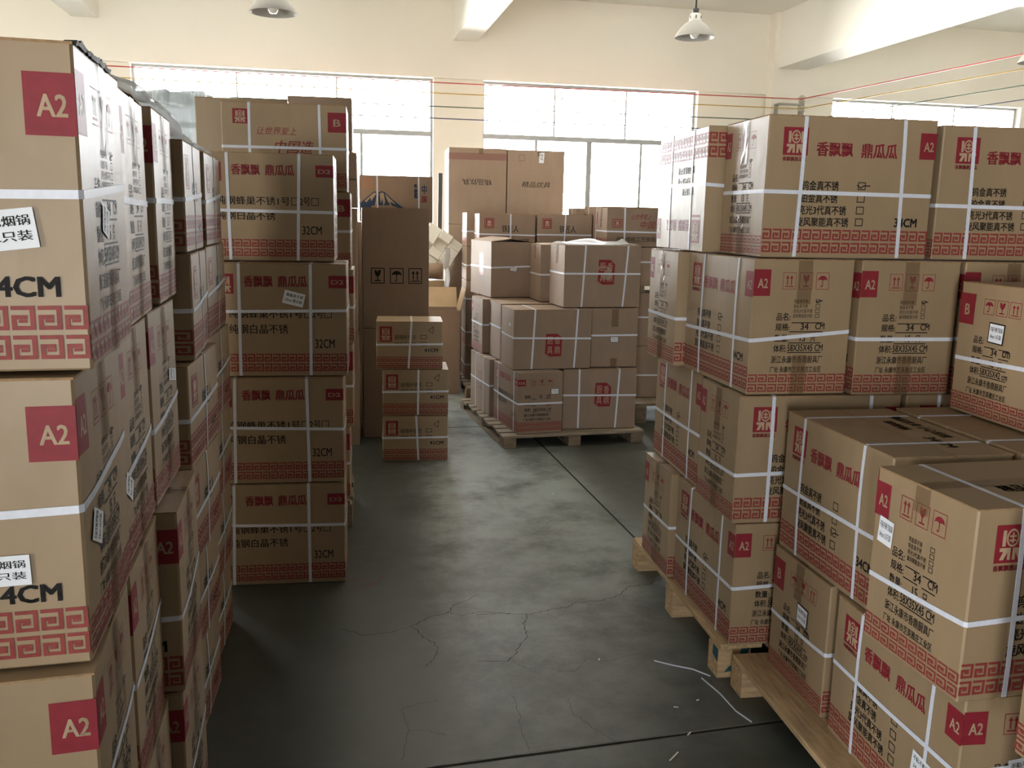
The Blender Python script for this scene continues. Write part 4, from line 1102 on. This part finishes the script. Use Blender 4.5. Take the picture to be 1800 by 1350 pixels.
# goods wrapped in grey film far behind the left wall
mb = MB(); nx, nz = 46, 14; rw = random.Random(3)
fold = [rw.uniform(-1, 1) for _ in range(12)]
def wrap_xy(u):
    P = [(-2.4, 6.5), (-1.12, 6.5), (-1.12, 7.3), (-2.4, 7.3), (-2.4, 6.5)]
    L = [1.28, .8, 1.28, .8]; s_ = u*sum(L)
    for k in range(4):
        if s_ <= L[k] or k == 3:
            t_ = s_/L[k]; return P[k][0]+(P[k+1][0]-P[k][0])*t_, P[k][1]+(P[k+1][1]-P[k][1])*t_, k
        s_ -= L[k]
nrm = ((0, -1), (1, 0), (0, 1), (-1, 0)); vs = []; fs = []
NU = 180
for j in range(nz+1):
    for i in range(NU):
        x, y, k = wrap_xy(i/NU)
        v = j/nz
        q = (.020*abs(sin(i*.55+.5*fold[(i//6) % 12]*v))+.010*sin(i*1.3+1.5*v))*(.4+.6*v)
        top = 2.36+.014*sin(i*.6)+.008*sin(i*1.7)
        vs.append((x+nrm[k][0]*q, y+nrm[k][1]*q, v*top))
for j in range(nz):
    for i in range(NU): fs.append((j*NU+i, j*NU+(i+1) % NU, (j+1)*NU+(i+1) % NU, (j+1)*NU+i))
c = len(vs); vs.append((-1.76, 6.9, 2.38)); fs += [(nz*NU+i, nz*NU+(i+1) % NU, c) for i in range(NU)]
mb.add(vs, fs); o = mb.build('film_wrapped_goods', WRAP, None, True)
tag(o, 'tall goods wrapped in folded grey plastic film behind the left wall', 'wrapped goods')
# clear film sheet draped over the lids of the left wall, its edge bulging up
mb = MB(); vs = []; fs = []
prof = ((0, .003), (-.012, .022), (-.035, .046), (-.08, .058), (-.16, .052), (-.28, .056), (-.42, .050))
ny = 40
for j in range(ny+1):
    y = 2.20+1.18*j/ny
    xe = -.500-.050*(y-2.2)
    zt = 1.8205 if y < 2.60 else 1.8205-min((y-2.60)/.10, 1)*.045
    g = (.85+.22*sin(j*.55)+.12*sin(j*1.43+1))*(1-.45*j/ny)
    for dx, dz in prof: vs.append((xe+dx+.006*sin(j*.9+dx*40), y, zt+max(dz*g, .003)+.003*sin(j*1.9+dx*60)*(dz > .02)))
n_ = len(prof)
for j in range(ny):
    for i in range(n_-1): fs.append((j*n_+i, j*n_+i+1, (j+1)*n_+i+1, (j+1)*n_+i))
mb.add(vs, fs); o = mb.build('plastic_film', FILM, None, True)
m = o.modifiers.new('thickness', 'SOLIDIFY'); m.thickness = .0012
tag(o, 'clear plastic film spread over the lids of the left wall', 'film')
# pale film over the large seal carton
mb = MB(); vs = []; fs = []
nx, ny = 26, 12
for j in range(ny+1):
    for i in range(nx+1):
        u, v = i/nx, j/ny
        vs.append((.01+.55*u, .01+.335*v, .003+.012*(1+sin(9*u+4*v))*(.4+v)*.9+.018*u*v*(1+sin(13*u-6*v))*.6))
for j in range(ny):
    for i in range(nx): fs.append((j*(nx+1)+i, j*(nx+1)+i+1, (j+1)*(nx+1)+i+1, (j+1)*(nx+1)+i))
mb.add(vs, fs); o = mb.build('plastic_film', FILM, None, True)
m = o.modifiers.new('thickness', 'SOLIDIFY'); m.thickness = .0012
o.location = (1.336, 6.29, 1.405); o.rotation_euler = (0, 0, R(5.8))
tag(o, 'crumpled pale film on the lid of the large red seal carton', 'film')

# ---------------------------------------------------------------- small litter on the floor
def bar(name, label, cat, p, q, w, h, m, group=None):
    p, q = Vector(p), Vector(q); d = q-p; b = MB()
    b.box(-d.length/2, d.length/2, -w/2, w/2, 0, h)
    o = b.build(name, m); o.location = ((p.x+q.x)/2, (p.y+q.y)/2, 0.0006); o.rotation_euler = (0, 0, math.atan2(d.y, d.x))
    return tag(o, label, cat, group)
mb = MB(); mb.tube([(1.00, 2.93, .004), (1.06, 2.89, .003), (1.12, 2.855, .003), (1.165, 2.80, .003)], .0025, 6)
tag(mb.build('loose_strap', STRAP), 'loose white strap end on the floor by the teal pallet corner', 'strap')
mb = MB(); mb.tube([(1.13, 2.79, .003), (1.155, 2.68, .003), (1.165, 2.57, .003), (1.19, 2.50, .003)], .0025, 6)
tag(mb.build('loose_strap', STRAP), 'loose white strap trailing under the near right pallet', 'strap')
sp = [((.96, 2.455), (.975, 2.47), 'wood splinter on the floor nearest the bottom joint line'), ((.86, 2.33), (.90, 2.37), 'long wood splinter below the floor joint line'), ((.97, 2.62), (.985, 2.615), 'short wood splinter above the floor joint'),
      ((.80, 2.96), (.806, 2.972), 'pale chip on the floor in the middle of the aisle'), ((1.06, 2.65), (1.07, 2.655), 'tiny pale chip near the near pallet'), ((.70, 2.24), (.72, 2.26), 'wood splinter lowest in the frame'),
      ((1.02, 4.96), (1.03, 4.97), 'white chip on the floor short of the seal pallet')]
for a_, b_, lab in sp: bar('wood_splinter', lab, 'splinter', a_, b_, .004, .002, FOAM, 'splinters and chips on the floor')

# ---------------------------------------------------------------- wires, insulators, lamps (room frame)
inv = Matrix.Rotation(PSI, 4, 'Z')
def W3(x, y, z): return inv @ Vector((x, y, z))
unr = Matrix.Rotation(-PSI, 4, 'Z')
yw = YB-.33
ends = {'red': ((5.690, 7.577, 3.1), 3.035), 'yellow': ((6.214, 8.25, 3.1), 2.925), 'green': ((6.925, 9.164, 3.1), 2.785), 'blue': ((7.684, 10.138, 3.1), 2.66)}
xi = 5.50
for cn, (e, z) in ends.items():
    e = unr @ Vector(e)
    p = Vector((xi+.02, yw, z))
    d = (e-p); q = p+d*(1.0 if d.length < .1 else min(2.2, (XR-.02-p.x)/max(d.x, 1e-3)))
    pts = []
    L0 = XL+.01
    for i in range(13):
        t_ = i/12; pts.append((L0+(xi-L0)*t_, yw, z-.02*sin(pi*t_)))
    for i in range(1, 9): pts.append(tuple(p+(q-p)*i/8))
    mb = MB(); mb.tube(pts, .0062, 6)
    o = to_room(mb.build('wall_wire', WIRES[cn]))
    tag(o, '%s wire strung along the window wall to the pillar insulator' % cn, 'wire', 'coloured wires along the wall')
t = thing('wire_bracket', 'iron bracket on the pillar holding the wire insulators', 'bracket', (0, 0, 0), PSI)
b = MB()
y1 = YB-.19
b.box(5.235, 5.275, y1-.03, y1, 2.60, 2.985)
b.box(5.235, 5.56, yw+.012, yw+.05, 2.965, 2.985); b.box(5.235, 5.56, yw+.012, yw+.05, 2.845, 2.858)
b.box(5.235, 5.56, yw+.012, yw+.05, 2.60, 2.62)
b.box(5.235, 5.275, yw+.05, y1, 2.965, 2.985); b.box(5.235, 5.275, yw+.05, y1, 2.60, 2.62)
b.box(5.50, 5.56, yw+.014, yw+.048, 2.58, 3.0)
b.build('bracket_frame', IRON, t)
for z in (3.035, 2.925, 2.785, 2.66):
    b = MB(); b.lathe([(.001, .05), (.018, .045), (.045, .022), (.05, .012), (.025, .006), (.022, -.004), (.042, -.016), (.040, -.028), (.02, -.032), (.018, -.055), (.001, -.055)], (xi+.03, yw+.02, z), 16)
    b.build('insulator', PORCELAIN, t, True)

def lamp(label, x, y, zrim, r=.15):
    t = thing('pendant_lamp', label, 'lamp', (x, y, zrim), 0, 'enamel pendant lamps')
    s = r/.15
    b = MB()
    outer = [(.150, 0), (.148, .010), (.135, .035), (.112, .068), (.085, .096), (.060, .112), (.048, .118)]
    inner = [(max(a-.004, .02), z-.004 if z > 0.02 else z) for a, z in outer][::-1]
    b.lathe([(a*s, z*s) for a, z in outer+inner], (0, 0, 0), 40)
    b.build('lamp_shade', STEELGREY, t, True)
    b = MB(); b.lathe([(.048*s, .118*s), (.047*s, .135*s), (.042*s, .165*s), (.036*s, .176*s), (.004*s, .177*s)], (0, 0, 0), 28)
    b.build('lamp_cap', SHADEW, t, True)
    b = MB(); b.lathe([(.004, .177*s), (.024*s, .178*s), (.024*s, .212*s), (.008, .214*s)], (0, 0, 0), 20); b.tube([(0, 0, .20*s), (0, 0, ZC-zrim-.02)], .008*s, 8)
    b.lathe([(.05, ZC-zrim-.001), (.05, ZC-zrim-.02), (.02, ZC-zrim-.035)], (0, 0, 0), 20)
    b.build('lamp_rod', DARKMETAL, t, True)
    b = MB(); b.lathe([(.002, -.004*s), (.022*s, .0), (.034*s, .02*s), (.036*s, .045*s), (.026*s, .07*s), (.018*s, .095*s), (.016*s, .12*s)], (0, 0, 0), 20)
    b.build('light_bulb', SHADEW, t, True)
    for k in range(6):
        a_ = k*pi/3+.3; v = MB()
        v.box(-.004, .004, -.0015, .0015, -.012, .012, 0, Matrix.Translation((.0465*s*cos(a_), .0465*s*sin(a_), .145*s)) @ Matrix.Rotation(a_+pi/2, 4, 'Z'))
        v.build('vent_slot', DARKMETAL, t)
    return t
lamp('pendant lamp hanging above the middle window', 2.45, 7.0, 2.975)
lamp('pendant lamp cut off by the top of the frame', -.628, 6.3, 2.85)
lamp('pendant lamp at the right edge of the frame', 5.39, 7.0, 2.925)
